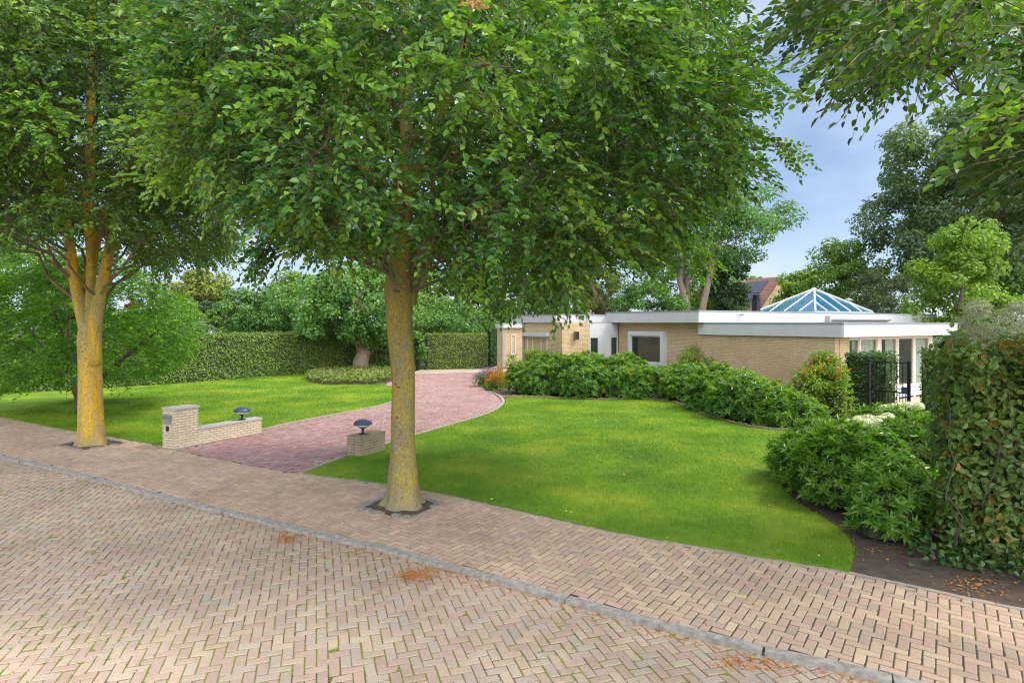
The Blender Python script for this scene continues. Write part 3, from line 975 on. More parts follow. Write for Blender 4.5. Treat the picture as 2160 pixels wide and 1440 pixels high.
# ------------------------------------------------------------------ the bungalow: local x along the front, local y back along the side wall
UA = math.atan2(.538, .843)
C1 = np.array([(1778 - 1080) / F * 21.0, 21.0])
ux, vx = np.array([math.cos(UA), math.sin(UA)]), np.array([-math.sin(UA), math.cos(UA)])
def v_at(px, u):
    """local y where the plane x = u meets a pixel column"""
    k = (px - 1080) / F
    p = C1 + u * ux
    return (k * p[1] - p[0]) / (vx[0] - k * vx[1])
def u_at(px, v):
    k = (px - 1080) / F
    p = C1 + v * vx
    return (k * p[1] - p[0]) / (ux[0] - k * ux[1])
def depth(u, v):
    return (C1 + u * ux + v * vx)[1]
def z_at(py, u, v):
    return H - (py - HOR) / F * depth(u, v)

house = empty('bungalow', (*C1, 0), UA, 'long yellow brick bungalow with white flat roofs and a glass pyramid', 'house')
WU = .06
vA = v_at(1305, WU)                      # front-facing entrance wall
uB = u_at(1186, vA)
vC = vA + 3.3
LOW_T, LOW_B, UP_T, UP_B, LF_T = 2.98, 2.50, 3.52, 3.02, 3.40
vF = .30
uR = u_at(1972, vF)

def boards(mb, a, b, z0, z1, n, face, th=.03):
    """horizontal boards on one face of a fascia: face '-y', '-x', '+x'"""
    hgt = (z1 - z0) / n
    for k in range(n):
        lo, hi = z0 + k * hgt + (.0015 if k else 0), z0 + (k + 1) * hgt - .0015
        if face == '-y':
            mb.box((a[0], a[1] - th, lo), (b[0], a[1], hi))
        elif face == '-x':
            mb.box((a[0] - th, a[1], lo), (a[0], b[1], hi))
        else:
            mb.box((a[0], a[1], lo), (a[0] + th, b[1], hi))

def slab(a, b, z0, z1, n, faces):
    r_ = MB(); r_.box((a[0] + .002, a[1] + .002, z0 + .02), (b[0] - .002, b[1], z1 - .03)); ro = r_.build('roof', M['white'], house)
    f_ = MB()
    for fc in faces:
        if fc == '-y':
            boards(f_, a, b, z0, z1 - .03, n, fc)
        elif fc == '-x':
            boards(f_, a, b, z0, z1 - .03, n, fc)
        else:
            boards(f_, (b[0], a[1]), b, z0, z1 - .03, n, fc)
    f_.build('fascia', M['white'], ro)
    t_ = MB(); t_.box((a[0] - .045, a[1] - .045, z1 - .028), (b[0] + .045, b[1] + .02, z1 + .03)); t_.build('roof_trim', M['zinc'], ro)
    t_ = MB(); t_.box((a[0] + .1, a[1] + .1, z1 + .03), (b[0] - .1, b[1] - .1, z1 + .034)); t_.build('roof_felt', M['rooffelt'], ro)
    return ro
uL2 = -.35
v2 = v_at(1473, uL2)
lowR = u_at(2018, 0)
slab((0, 0), (lowR, v2 + .3), LOW_B, LOW_T, 4, ('-y', '-x', '+x'))
v3 = v_at(1279, uL2)
upR = u_at(1975, v2)
slab((uL2, v2), (upR, v3), UP_B, UP_T, 4, ('-y', '-x', '+x'))
u4 = u_at(1172, v3)
v5 = v_at(1080, u4)
slab((u4, v3 - .002 + .01), (uL2 + 5, v5), UP_B, LF_T, 3, ('-y', '-x'))
# soffit board over the entrance wall
def wallbox(a, b, z0, z1):
    m_ = MB(); m_.box((*a, z0), (*b, z1)); return m_.build('wall', M['wall'], house)
wallbox((WU, vF + .02), (WU + .3, vA), -.05, 2.515)                       # long side wall, lower part
wallbox((WU + .002, v2 + .32), (WU + .3, vA - .002), 2.515, 3.04)
wallbox((WU + .3, vF), (u_at(1792, vF), vF + .28), -.05, 2.515)           # brick return at the glazed corner
uD = u_at(1244, vA)
wallbox((uB, vA), (uD, vA + .3), -.05, 3.04)
wallbox((uB + .002, vA + .3), (uB + .3, vC), -.05, 3.04)
wallbox((uB + .3, vC - .3), (WU + 6, vC - .01), -.05, 3.04)
# windows
def window(name, x0, x1, z0, z1, plane, face, fw=.07, mull=(), depth_=.09, pane='glass', proud=.02, sill=True, frame_mat='white'):
    """a window on plane x or y = plane; face '-y' or '-x'"""
    def bx(m_, a0, a1, d0, d1, c0, c1):
        if face == '-y':
            m_.box((a0, plane + d0, c0), (a1, plane + d1, c1))
        else:
            m_.box((plane + d0, a0, c0), (plane + d1, a1, c1))
    m_ = MB()
    bx(m_, x0, x0 + fw, -proud, depth_, z0, z1); bx(m_, x1 - fw, x1, -proud, depth_, z0, z1)
    bx(m_, x0 + fw, x1 - fw, -proud, depth_, z1 - fw, z1); bx(m_, x0 + fw, x1 - fw, -proud, depth_, z0, z0 + fw)
    for q in mull:
        bx(m_, q - fw * .4, q + fw * .4, -proud + .01, depth_ - .01, z0 + fw, z1 - fw)
    w = m_.build('window', M[frame_mat], house)
    g_ = MB(); bx(g_, x0 + fw, x1 - fw, depth_ * .4, depth_ * .4 + .012, z0 + fw, z1 - fw); g_.build('pane', M[pane], w)
    if sill:
        s_ = MB(); bx(s_, x0 - .04, x1 + .04, -proud - .05, depth_, z0 - .05, z0 - .002); s_.build('sill', M['stone'], w)
    return w
# box window of the side wall
pb = -.22
y1, y0 = v_at(1324, pb), v_at(1398, pb)
zt, zb = z_at(698, pb, y1), .95
m_ = MB()
for (a0, a1, c0, c1) in ((y0, y0 + .17, zb, zt), (y1 - .17, y1, zb, zt), (y0 + .17, y1 - .17, zt - .2, zt), (y0 + .17, y1 - .17, zb, zb + .16)):
    m_.box((pb, a0, c0), (WU - .002, a1, c1))
bw = m_.build('box_window', M['white'], house)
m_ = MB()
gy0, gy1, gz0, gz1 = y0 + .17, y1 - .17, zb + .16, zt - .2
for (a0, a1, c0, c1) in ((gy0, gy0 + .06, gz0, gz1), (gy1 - .06, gy1, gz0, gz1), (gy0 + .06, gy1 - .06, gz1 - .06, gz1), (gy0 + .06, gy1 - .06, gz0, gz0 + .06)):
    m_.box((pb + .05, a0, c0), (pb + .12, a1, c1))
m_.build('frame', M['white'], bw)
m_ = MB(); m_.box((pb + .08, gy0 + .06, gz0 + .06), (pb + .09, gy1 - .06, gz1 - .06)); m_.build('pane', M['darkglass'], bw)
m_ = MB()
for zz in np.arange(gz0 + .08, gz1 - .06, .05):
    m_.box((pb + .15, gy0 + .02, zz), (pb + .19, gy1 - .02, zz + .004))
m_.box((pb + .22, gy0, gz0), (pb + .24, gy1, gz1))
m_.build('blind', plain('blind_slat', (.5, .52, .48), .6), bw)
# white entrance panels in the front-facing wall
ue = WU - .02
m_ = MB(); m_.box((uD + .01, vA + .04, 2.33), (ue, vA + .1, 3.0)); m_.build('panel', M['white'], house)
tw = (ue - uD) / 3
window('side_window', uD + .01, uD + tw, .2, 2.32, vA + .04, '-y', .06, pane='darkglass', sill=False)
m_ = MB(); m_.box((uD + tw + .01, vA + .03, .02), (uD + 2 * tw + .1, vA + .09, 2.32)); dr_ = m_.build('door', M['white'], house)
m_ = MB(); tube(m_, [(uD + tw + .12, vA - .01, 1.0), (uD + tw + .12, vA - .01, 1.35)], .014, 6); m_.build('handle', M['steel'], dr_)
window('side_window', uD + 2 * tw + .11, ue, .2, 2.32, vA + .04, '-y', .06, pane='darkglass', sill=False)
# entrance window with white lintel in the shaded left wall
yl, yr = v_at(1107, uB - .05), v_at(1157, uB - .05)
m_ = MB(); m_.box((uB - .2, yr, 2.33), (uB - .002, yl, 2.52)); m_.build('lintel', M['white'], house)
yl2, yr2 = v_at(1112, uB), v_at(1155, uB)
window('hall_window', yr2, yl2, 1.0, 2.32, uB, '-x', .08, mull=(yr2 + (yl2 - yr2) * .3, yr2 + (yl2 - yr2) * .72), depth_=.12, pane='darkglass', frame_mat='cream')
# glazed corner: posts, panes, plinth
posts = [1793, 1817, 1858, 1897, 1932, 1966]
up = [u_at(p, vF) for p in posts]
wd = [.07, .10, .26, .11, .12, .24]
zg0 = .48
for k in range(6):
    m_ = MB(); m_.box((up[k] - wd[k] / 2, vF + .04, 0), (up[k] + wd[k] / 2, vF + .16, LOW_B + .02)); m_.build('post', M['cream'], house)
for k in range(5):
    a, b = up[k] + wd[k] / 2, up[k + 1] - wd[k + 1] / 2
    m_ = MB()
    for (p, q, c0, c1) in ((a, a + .045, zg0, LOW_B - .06), (b - .045, b, zg0, LOW_B - .06), (a + .045, b - .045, LOW_B - .13, LOW_B - .06), (a + .045, b - .045, zg0, zg0 + .07)):
        m_.box((p, vF + .06, c0), (q, vF + .13, c1))
    w = m_.build('window', M['cream'], house)
    m_ = MB(); m_.box((a + .045, vF + .09, zg0 + .07), (b - .045, vF + .1, LOW_B - .13)); m_.build('pane', M['glass'], w)
    m_ = MB(); m_.box((a, vF + .055, .06), (b, vF + .12, zg0 - .004)); m_.build('plinth_panel', M['white'], house)
    m_ = MB(); m_.box((a, vF + .055, LOW_B - .058), (b, vF + .12, LOW_B + .01)); m_.build('header', M['cream'], house)
m_ = MB(); m_.box((up[5] + .12, vF + .04, -.02), (up[5] + .2, vF + 6, LOW_B + .02)); m_.build('wall', M['wall'], house)
# what shows of the room: floor, brick back wall, curtains
m_ = MB(); m_.box((WU + .31, vF + .2, .02), (up[5], v2 + .2, .05)); m_.build('room_floor', M['cream'], house)
m_ = MB(); m_.box((WU + .31, v2 - .6, .05), (up[5], v2 - .45, LOW_B)); m_.build('inner_wall', M['wall'], house)
def curtain(a, b, vv):
    x = np.linspace(a, b, 40)
    y = vv + .035 * np.sin(np.linspace(0, (b - a) * 45, 40))
    v = np.vstack([np.column_stack([x, y, np.full(40, .08)]), np.column_stack([x, y, np.full(40, LOW_B - .05)])])
    i = np.arange(39)
    m_ = MB(); m_.add(v, np.stack([i, i + 1, i + 41, i + 40], -1)); m_.build('curtain', M['curtain'], house)
curtain(up[0] + .5, up[0] + .75, vF + .2); curtain(up[1] + .1, up[2] - .1, vF + .2); curtain(up[4] + .1, up[5] - .1, vF + .2); curtain(up[2] + .75, up[3] + .1, vF + .2)
# skylight pyramid
sN = np.array([10.6, 7.3]); sa, sb, sz0, sz1 = 6.0, 3.7, 3.56, 5.02
ap = np.array([sN[0] + sa / 2, sN[1] + sb / 2, sz1])
cn = [np.array([sN[0] + a * sa, sN[1] + b * sb, sz0 + .1]) for a, b in ((0, 0), (1, 0), (1, 1), (0, 1))]
m_ = MB(); m_.box((sN[0] - .05, sN[1] - .05, UP_T + .03), (sN[0] + sa + .05, sN[1] + sb + .05, sz0 + .09)); sk = m_.build('skylight', M['white'], house)
m_ = MB()
for a in range(4):
    m_.add(np.array([cn[a], cn[(a + 1) % 4], ap]), [[0, 1, 2]])
m_.build('glazing', M['skyglass'], sk)
nb = (5, 4, 5, 4)
for a in range(4):
    p, q = cn[a], cn[(a + 1) % 4]
    m_ = MB(); tube(m_, [p + (0, 0, .02), ap + (0, 0, .02)], .06, 5); m_.build('hip_bar', M['white'], sk)
    for k in range(1, nb[a]):
        t = k / nb[a]
        b0 = p + (q - p) * t
        r_ = min(t, 1 - t) * 2
        top = (p if t < .5 else q) + (ap - (p if t < .5 else q)) * r_ if abs(t - .5) > .01 else ap
        m_ = MB(); tube(m_, [b0 + (0, 0, .015), top + (0, 0, .015)], .035, 4); m_.build('glazing_bar', M['white'], sk)
m_ = MB(); lathe(m_, [(.16, 0), (.1, .1), (0, .12)], ap - (0, 0, .02), 8); m_.build('finial', M['white'], sk)
# chimney, vent, awning, camera, pipes, lamp
def at_roof(px, v):
    return np.array([u_at(px, v), v, UP_T + .03])
c = at_roof(1595, 9.0)
m_ = MB(); m_.box(c - (.16, .16, 0), c + (.16, .16, .72)); ch = m_.build('chimney', M['black'], house)
m_ = MB()
for k in range(3):
    m_.box(c + (-.21, -.21, .74 + k * .09), c + (.21, .21, .77 + k * .09))
m_.box(c + (-.12, -.12, .72), c + (.12, .12, .99))
m_.build('cowl', M['black'], ch)
c = at_roof(1790, 11.5)
m_ = MB(); lathe(m_, [(.2, 0), (.2, 1.0)], c, 16); vp = m_.build('vent_pipe', M['bluepipe'] if 'bluepipe' in M else M['steel'], house, True)
m_ = MB(); lathe(m_, [(.2, 1.0), (.3, 1.04), (.3, 1.08), (0, 1.22)], c, 16); m_.build('cowl', M['stone'], vp, True)
a0, a1 = u_at(1748, v2 - .12), u_at(1876, v2 - .12)
m_ = MB(); tube(m_, [(a0, v2 - .12, 3.22), (a1, v2 - .12, 3.22)], .12, 14); aw = m_.build('awning', M['white'], house, True)
m_ = MB(); m_.box((a0 - .14, v2 - .26, 3.06), (a0 - .01, v2 - .032, 3.37)); m_.build('end_cap', M['stone'], aw)
cu = u_at(1562, v2 - .1)
m_ = MB(); tube(m_, [(cu, v2 - .03, 3.36), (cu, v2 - .14, 3.36)], .02, 6); tube(m_, [(cu + .12, v2 - .14, 3.39), (cu - .05, v2 - .2, 3.36)], .045, 8); m_.build('security_camera', M['zinc'], house)
zc = v3
cp = u_at(1239, v3 - .06)
m_ = MB(); m_.box((cp - .04, v3 - .12, 2.66), (cp + .04, v3 - .035, 3.44)); m_.build('downpipe', M['white'], house)
lu = u_at(1213, vA)
lz = z_at(707, lu, vA)
m_ = MB(); lathe(m_, [(0, -.2), (.11, -.2), (.11, .17), (.12, .17), (.12, .2), (0, .2)], (lu, vA - .14, lz), 16); wlp = m_.build('wall_lamp', M['steel'], house, True)
m_ = MB(); m_.box((lu - .04, vA - .1, lz - .06), (lu + .04, vA - .002, lz + .06)); m_.build('bracket', M['steel'], wlp)
# garage annexe at the far left
dG = 39.5
gC = np.array([(1108 - 1080) / F * dG, dG])
gl = (gC - C1) @ ux, (gC - C1) @ vx
def gu(px):
    return u_at(px, gl[1])
g0, g1 = gu(1060), gu(1125)
m_ = MB(); m_.box((g0 + .02, gl[1], -.05), (g1, gl[1] + .7, 2.72)); m_.build('wall', M['wall'], house)
slab((g0 - .02, gl[1] - .12), (g1, gl[1] + .8), 2.68, 2.98, 3, ('-y', '-x'))
window('slit_window', gu(1077), gu(1088), .95, 2.25, gl[1] - .002, '-y', .07, pane='darkglass', proud=.03)
m_ = MB(); tube(m_, [(g0 - .05, gl[1] - .08, 2.66), (g0 - .05, gl[1] - .08, 0)], .05, 8); m_.build('downpipe', M['zinc'], house)
pcorner = (uB - .08, vC - .05)
m_ = MB(); tube(m_, [(*pcorner, 3.02), (*pcorner, 0)], .05, 8); m_.build('downpipe', M['zinc'], house)
# terrace in front of the glazed corner
t0 = C1 + ux * .4 - vx * 3.2
tp = [C1 + ux * a + vx * b for a, b in ((.5, .34), (.5, -3.0), (12, -3.0), (12, .34))]
tag(sheet('terrace', tp, .006, M['terra'] if 'terra' in M else M['pale_pave']), kind='structure')
pf = C1 + ux * u_at(1874, vF + 1.2) + vx * (vF + 1.2)
mb = MB(); lathe(mb, [(0, 0), (.36, .0), (.42, .1), (.42, .38), (.36, .47), (.2, .5), (0, .5)], (0, 0, 0), 20)
po = mb.build('pouf', plain('orange_fabric', (.5, .17, .05), .9, var=.2, vs=9), None, True)
po.location = (*pf, .05)
po.scale = (1, 1, 1.5)
tag(po, 'round orange pouf standing behind the terrace windows', 'pouf')

# ------------------------------------------------------------------ plants: builders
def px_box(x0, x1, d):
    return ((x0 + x1) / 2 - 1080) / F * d, (x1 - x0) / 2 / F * d

def ell_pts(n, c, r, shell=.5):
    d = rand_dir(n)
    q = rng.uniform(shell ** 3, 1, n) ** (1 / 3)
    return np.asarray(c) + d * q[:, None] * np.asarray(r), d

def clump_leaves(mb, centres, cr, n, leaf, width, flat=.7, mi=0, kind=4, upw=.5, out=None):
    """leaves through rounded clumps; the upper side of each leaf faces out of its clump and up"""
    k = rng.integers(0, len(centres), n)
    d = rand_dir(n)
    q = rng.uniform(.25, 1, n) ** .5
    rr = np.asarray(cr)[k] if np.ndim(cr) else np.full(n, cr)
    P = centres[k] + d * (q * rr)[:, None] * np.array([1, 1, flat])
    Nn = d * .8 + np.array([0, 0, upw]) + rng.normal(size=(n, 3)) * .45
    D = np.cross(Nn, rand_dir(n)) + d * .3
    D[:, 2] -= .25
    s = rng.uniform(.6, 1.3, n)
    leaves(mb, P, D, Nn, leaf * s, width * s, mi=mi, kind=kind)

def bg_tree(name, label, cat, px0, px1, yt, yb, d, leafm, n, leaf=.22, width=None, clumps=60, cr=.26, shape='round', barkm='woodgrey', trunk_r=.16, group=None, base=None, stems=1, yr=.8, kind=4, limbs=True, flat=.7):
    X, Rr = px_box(px0, px1, d)
    zt, zb = H - (yt - HOR) / F * d, max(.25, H - (yb - HOR) / F * d)
    bx_, by_ = base if base else (X, d)
    e = empty(name, (bx_, by_, 0), label=label, cat=cat, group=group)
    width = width or leaf * .6
    c0 = np.array([X - bx_, d - by_, (zt + zb) / 2])
    rad = np.array([Rr, Rr * yr, (zt - zb) / 2])
    dirs = rand_dir(clumps)
    q = rng.uniform(.12, 1, clumps) ** .45
    pos = dirs * q[:, None]
    if shape == 'cone':
        tz = rng.uniform(0, 1, clumps) ** 1.5
        rr = (1 - tz) * .95 + .06
        th = rng.uniform(0, 6.28, clumps)
        rq = rng.uniform(.3, 1, clumps) ** .5
        pos = np.stack([np.cos(th) * rr * rq, np.sin(th) * rr * rq, tz * 2 - 1], -1)
    elif shape == 'ovate':
        pos[:, :2] *= (1 - .35 * np.clip(pos[:, 2:], 0, 1))
    crr = cr * Rr * rng.uniform(.6, 1.25, clumps)
    cen = c0 + pos * np.maximum(rad - cr * Rr * .6, rad * .4)
    mb = MB()
    clump_leaves(mb, cen, crr, n, leaf, width, flat, kind=kind)
    mb.build('crown', leafm, e)
    mb = MB()
    ht = zb + (zt - zb) * .62
    lim = []
    for s in range(stems):
        a = s * 6.28 / stems + .5
        sp = 0 if stems == 1 else Rr * .35
        tip = np.array([c0[0] * .8 + math.cos(a) * sp, c0[1] * .8 + math.sin(a) * sp * .6, ht])
        st = np.array([math.cos(a), math.sin(a), 0]) * (0 if stems == 1 else trunk_r)
        m = 9
        t = np.linspace(0, 1, m)[:, None]
        p = st + (tip - st) * t ** (1 if stems == 1 else 1.25)
        p[:, 2] = st[2] + (tip[2] - st[2]) * t[:, 0]
        p[1:, :2] += rng.normal(size=(m - 1, 2)) * trunk_r * .35
        p[0, 2] = -.05
        r_ = trunk_r * np.linspace(1.15, .35, m)
        tube(mb, p, r_, 10, lobes=.05, seed=s)
        lim.append((p[2:], r_[2:]))
    if limbs:
        idx = rng.choice(clumps, min(clumps, 22), replace=False)
        limb_network(mb, lim, cen[idx], [[] for _ in idx])
    mb.build('trunk', M[barkm], e, True)
    return e

def tpx(px, py, d, base):
    p = P3(px, py, d)
    return (p[0] - base[0], p[1] - base[1], p[2])

def street_tree(label, base, barkm, leafm, trunk, forks, poly, ell_c, ell_r, yr, n, leaf, seed, gap=.0, top_keep=.4, ymax_px=-60, k=11, spl=.55, bnd_drop=.25, fork_z=4.6, tips=()):
    """a street tree: measured trunk and forks, boughs out to sprays that fill the crown's outline in depth"""
    e = empty('street_tree', (*base, 0), label=label, cat='tree', group='street trees in the pavement')
    b3 = np.array([*base, 0])
    px_stem = 1080 + F * base[0] / base[1]
    nzn, nz2 = Noise3(1.9, seed), Noise3(.8, seed + 5)
    pts = []
    tot = 0
    while tot < n:
        c = np.asarray(ell_c) + rng.uniform(-1, 1, (n * 3, 3)) * np.asarray(ell_r)
        q = (((c - ell_c) / ell_r) ** 2).sum(1)
        ok = (q < 1) & (c[:, 1] > yr[0]) & (c[:, 1] < yr[1]) & (c[:, 1] > 3.2)
        c, q = c[ok], q[ok]
        px = 1080 + F * c[:, 0] / c[:, 1]
        py = HOR - F * (c[:, 2] - H) / c[:, 1]
        inside = inpoly(px, py, poly)
        keep = inside & (nzn(c) + .5 * nz2(c) > gap) & (rng.random(len(c)) < .35 + .65 * q)
        front = (np.abs(px - px_stem) < 34) & (c[:, 1] < base[1]) & (py > 120)      # few leaves in front of the stem
        keep &= ~front | (rng.random(len(c)) < .22)
        keep &= (py > ymax_px) | (rng.random(len(c)) < top_keep)
        pts.append(c[keep])
        tot += keep.sum()
    pts = np.concatenate(pts)[:n]
    loc = pts - b3
    # the sprays gather into boughs with gaps between them
    cb, ab = kmeans(loc[::4], max(60, n // 55), 6)
    ab = ((loc[:, None] - cb[None]) ** 2).sum(2).argmin(1)
    loc = loc + (cb[ab] - loc) * rng.uniform(.12, .42, (len(loc), 1))
    # sprays grow outwards from the stem, level above, drooping at the skirts
    out = loc.copy()
    out[:, 2] = 0
    A = unit(out) * .6 + unit(loc - cb[ab]) * .8 + rng.normal(size=loc.shape) * .45
    A[:, 2] = A[:, 2] * .5 + rng.normal(size=len(loc)) * .3 - .2
    U = np.tile([0, 0, 1.0], (len(loc), 1)) + unit(out) * .45 + rng.normal(size=loc.shape) * .3
    mb, tw = MB(), MB()
    lit = np.isin(ab, rng.choice(len(cb), int(.17 * len(cb)), replace=False)) & (rng.random(len(loc)) < .75)  # clusters given the lighter leaf colour as painted sunlit patches
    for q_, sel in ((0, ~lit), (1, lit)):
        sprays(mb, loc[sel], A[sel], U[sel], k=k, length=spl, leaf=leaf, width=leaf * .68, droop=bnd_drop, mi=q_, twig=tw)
    for tip_ in tips:
        p_ = smooth_line(np.array([np.array(tpx(*t[:2], t[2], base)) for t in tip_]), 6)
        tube(tw, p_, np.linspace(.02, .004, len(p_)), 5, cap=False)
        m_ = 26
        i_ = rng.integers(len(p_) // 4, len(p_), m_)
        dd_ = unit(p_[-1] - p_[0])
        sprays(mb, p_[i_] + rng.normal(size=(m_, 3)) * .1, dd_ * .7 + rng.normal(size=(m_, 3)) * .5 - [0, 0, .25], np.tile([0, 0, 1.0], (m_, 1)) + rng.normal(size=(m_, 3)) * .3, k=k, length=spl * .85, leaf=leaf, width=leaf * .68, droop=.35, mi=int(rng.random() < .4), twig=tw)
    mb.build('crown', [leafm, L['sunlit']], e)
    tb = MB()
    tp = np.array([t[0] for t in trunk])
    tr = np.array([t[1] for t in trunk])
    tt = smooth_line(np.column_stack([tp, tr]), 6)
    tt[:, 3] = np.maximum(tt[:, 3], .01)
    m = len(tt)
    tube(tb, tt[:, :3], tt[:, 3], 40, lobes=.035, seed=seed, roots=.15)
    lo_ = np.argmax(tt[:, 2] > fork_z)
    lim = [(tt[lo_:, :3], tt[lo_:, 3])]
    for f in forks:
        ff = smooth_line(np.array([[*p, r] for p, r in f]), 5)
        tube(tb, ff[:, :3], np.maximum(ff[:, 3], .008), 14, lobes=.04, seed=seed + 3)
        lim.append((ff[2:, :3], ff[2:, 3]))
    tb.build('trunk', M[barkm], e, True)
    kc = max(24, n // 75)
    sub = loc[rng.choice(len(loc), min(len(loc), 2500), replace=False)]
    cen, a = kmeans(sub, kc)
    subs = [sub[a == j][:: max(1, (a == j).sum() // 9)][:9] for j in range(kc)]
    br = MB()
    limb_network(br, lim, cen, subs)
    br.v += tw.v
    off = br.n
    br.f += [f + off for f in tw.f]
    # twig faces were numbered from zero
    br.m += tw.m
    br.n += tw.n
    br.build('branches', M['limb'], e)
    return e

# ------------------------------------------------------------------ the three street trees
s1 = 9.95 / F
poly1 = [(350, -900), (330, 0), (345, 200), (340, 310), (420, 380), (480, 425), (545, 440), (600, 500), (660, 525), (720, 530), (800, 525), (850, 560), (890, 540), (930, 560), (985, 595), (1030, 615), (1090, 615), (1150, 622), (1180, 590), (1260, 550), (1360, 545), (1420, 510), (1450, 470), (1490, 410), (1530, 380), (1600, 320), (1560, 310), (1560, 250), (1575, 150), (1555, 60), (1540, 0), (1540, -900)]
tr1 = [((0, 0, -.1), .43), ((.0, 0, .03), .34), ((0, 0, .12), .292), ((0, 0, .28), .262), ((0, 0, .5), .25)]
for px, py, w in ((850, 960, 54), (850, 880, 51), (851, 800, 50), (845, 720, 54), (841, 640, 59), (842, 600, 63), (842, 560, 48), (846, 500, 44), (852, 420, 38), (858, 320, 31), (855, 220, 27), (852, 120, 24), (856, 0, 20), (850, -250, 14), (858, -500, 6)):
    tr1.append((tpx(px, py, 9.95, T1), w * s1 / 2))
def fork(base, d, pts):
    return [(tpx(px, py, d + dd, base), w * d / F / 2) for px, py, dd, w in pts]
f1 = [fork(T1, 9.95, [(860, 640, .05, 36), (872, 590, .05, 34), (888, 540, .1, 30), (905, 480, .3, 26), (940, 380, .7, 22), (990, 240, 1.2, 17), (1050, 60, 1.8, 12), (1100, -200, 2.3, 6)]),
      fork(T1, 9.95, [(853, 420, 0, 26), (885, 350, -.2, 24), (915, 280, -.5, 20), (960, 150, -1.0, 15), (1020, -40, -1.4, 10), (1080, -260, -1.6, 5)]),
      fork(T1, 9.95, [(846, 480, 0, 26), (800, 400, .3, 20), (720, 290, .5, 16), (620, 150, .6, 12), (520, -20, .7, 7)]),
      fork(T1, 9.95, [(850, 330, 0, 20), (800, 260, -.6, 15), (700, 190, -1.4, 11), (560, 110, -2.0, 7)]),
      fork(T1, 9.95, [(880, 560, .1, 20), (960, 500, .8, 15), (1080, 420, 1.6, 12), (1250, 330, 2.0, 9), (1420, 270, 2.2, 6)]),
      fork(T1, 9.95, [(856, 300, 0, 18), (960, 260, -.8, 13), (1120, 240, -1.3, 10), (1300, 260, -1.4, 6)])]
t1 = street_tree('tall green street tree with olive lichen trunk in the middle of the pavement', T1, 'bark_mid', L['lime'], tr1, f1, poly1,
            np.array([-.9, 10.1, 7.4]), np.array([6.6, 4.6, 5.4]), (5.9, 13.6), 11500, .100, 21, gap=-.1, top_keep=.14, k=13, spl=.62,
            tips=[[(1430, 330, 10.4), (1550, 300, 10.6), (1655, 312, 10.8)], [(1080, 500, 9.2), (1150, 550, 9.0), (1195, 590, 8.9)], [(1400, 170, 10.2), (1530, 150, 10.4), (1625, 185, 10.6)], [(480, 390, 9.4), (400, 370, 9.3), (340, 355, 9.2)], [(640, 480, 9.2), (580, 500, 9.1), (548, 545, 9.0)], [(960, 500, 9.0), (1000, 560, 8.9), (1035, 600, 8.8)], [(1330, 480, 10.8), (1420, 500, 11), (1480, 545, 11.1)], [(760, 380, 8.3), (680, 385, 7.9), (600, 405, 7.6)], [(830, 120, 8.2), (760, 130, 7.8), (690, 160, 7.5)]])
# a withered twig hangs into the top of the picture
mb, dl = MB(), MB()
tw0 = [np.array([1.1, -1.6, 6.6]), P3(1005, -60, 5.6) - np.array([*T1, 0]), P3(1000, 4, 5.5) - np.array([*T1, 0])]
tube(mb, smooth_line(tw0, 6), np.linspace(.014, .004, 13), 6)
mb.build('dead_twig', M['twig'], t1)
n = 26
P = tw0[2] + np.column_stack([rng.normal(size=n) * .055, rng.normal(size=n) * .03, rng.uniform(-.05, .05, n)])
leaves(dl, P, rand_dir(n) + [0, 0, -.5], rand_dir(n), .07 * rng.uniform(.6, 1.2, n), .03, .6, .5)
dl.build('withered_leaves', L['dead'], t1)
poly2 = [(330, -900), (420, 60), (460, 250), (485, 420), (480, 540), (455, 530), (420, 550), (380, 530), (330, 570), (270, 520), (225, 495), (170, 480), (130, 475), (60, 490), (-50, 490), (-250, 480), (-250, -900)]
s2 = 14.95 / F
tr2 = [((0, 0, -.1), .42), ((0, 0, .06), .34), ((0, 0, .25), .30)]
for px, py, w in ((191, 880, 47), (190, 820, 44), (189, 760, 43), (188, 720, 44), (189, 690, 40), (190, 650, 26), (191, 600, 17), (192, 560, 17), (188, 500, 16), (186, 400, 22), (190, 250, 17), (195, 50, 12), (190, -200, 6)):
    tr2.append((tpx(px, py, 14.95, T2), w * s2 / 2))
f2 = [fork(T2, 14.95, [(184, 770, -.05, 24), (180, 700, -.1, 25), (168, 640, -.12, 24), (156, 580, -.15, 22), (147, 520, -.2, 20), (138, 450, -.2, 18), (110, 300, 0, 14), (60, 80, .2, 9), (30, -150, .2, 5)]),
      fork(T2, 14.95, [(197, 770, -.1, 24), (200, 690, -.12, 27), (207, 640, -.14, 25), (218, 585, -.15, 22), (230, 530, -.1, 20), (240, 480, 0, 18), (280, 360, .3, 14), (330, 180, .4, 10), (370, -50, .5, 5)]),
      fork(T2, 14.95, [(189, 620, .1, 24), (196, 540, .3, 20), (230, 430, .8, 15), (320, 330, 1.2, 11), (430, 240, 1.5, 6)])]
t2 = street_tree('street tree with bright yellow lichen trunk forking into three stems', T2, 'bark_left', L['lime_left'], tr2, f2, poly2,
            np.array([-11.4, 15.0, 8.6]), np.array([6.2, 4.8, 6.2]), (10.6, 18.5), 9500, .11, 33, gap=-.3, top_keep=.2, k=13, spl=.66, fork_z=5.2)
mb = MB()
for px, py, dd, r_ in ((172, 716, -.14, .10), (204, 694, -.16, .085), (184, 722, -.2, .07)):
    c = np.array(tpx(px, py, 14.95 + dd, T2))
    prof = [(0.001, -r_), (r_ * .7, -r_ * .7), (r_, 0), (r_ * .75, r_ * .6), (.001, r_)]
    mb = MB()
    lathe(mb, prof, c, 12)
    mb.build('bark_knob', M['bark_left'], t2, True)
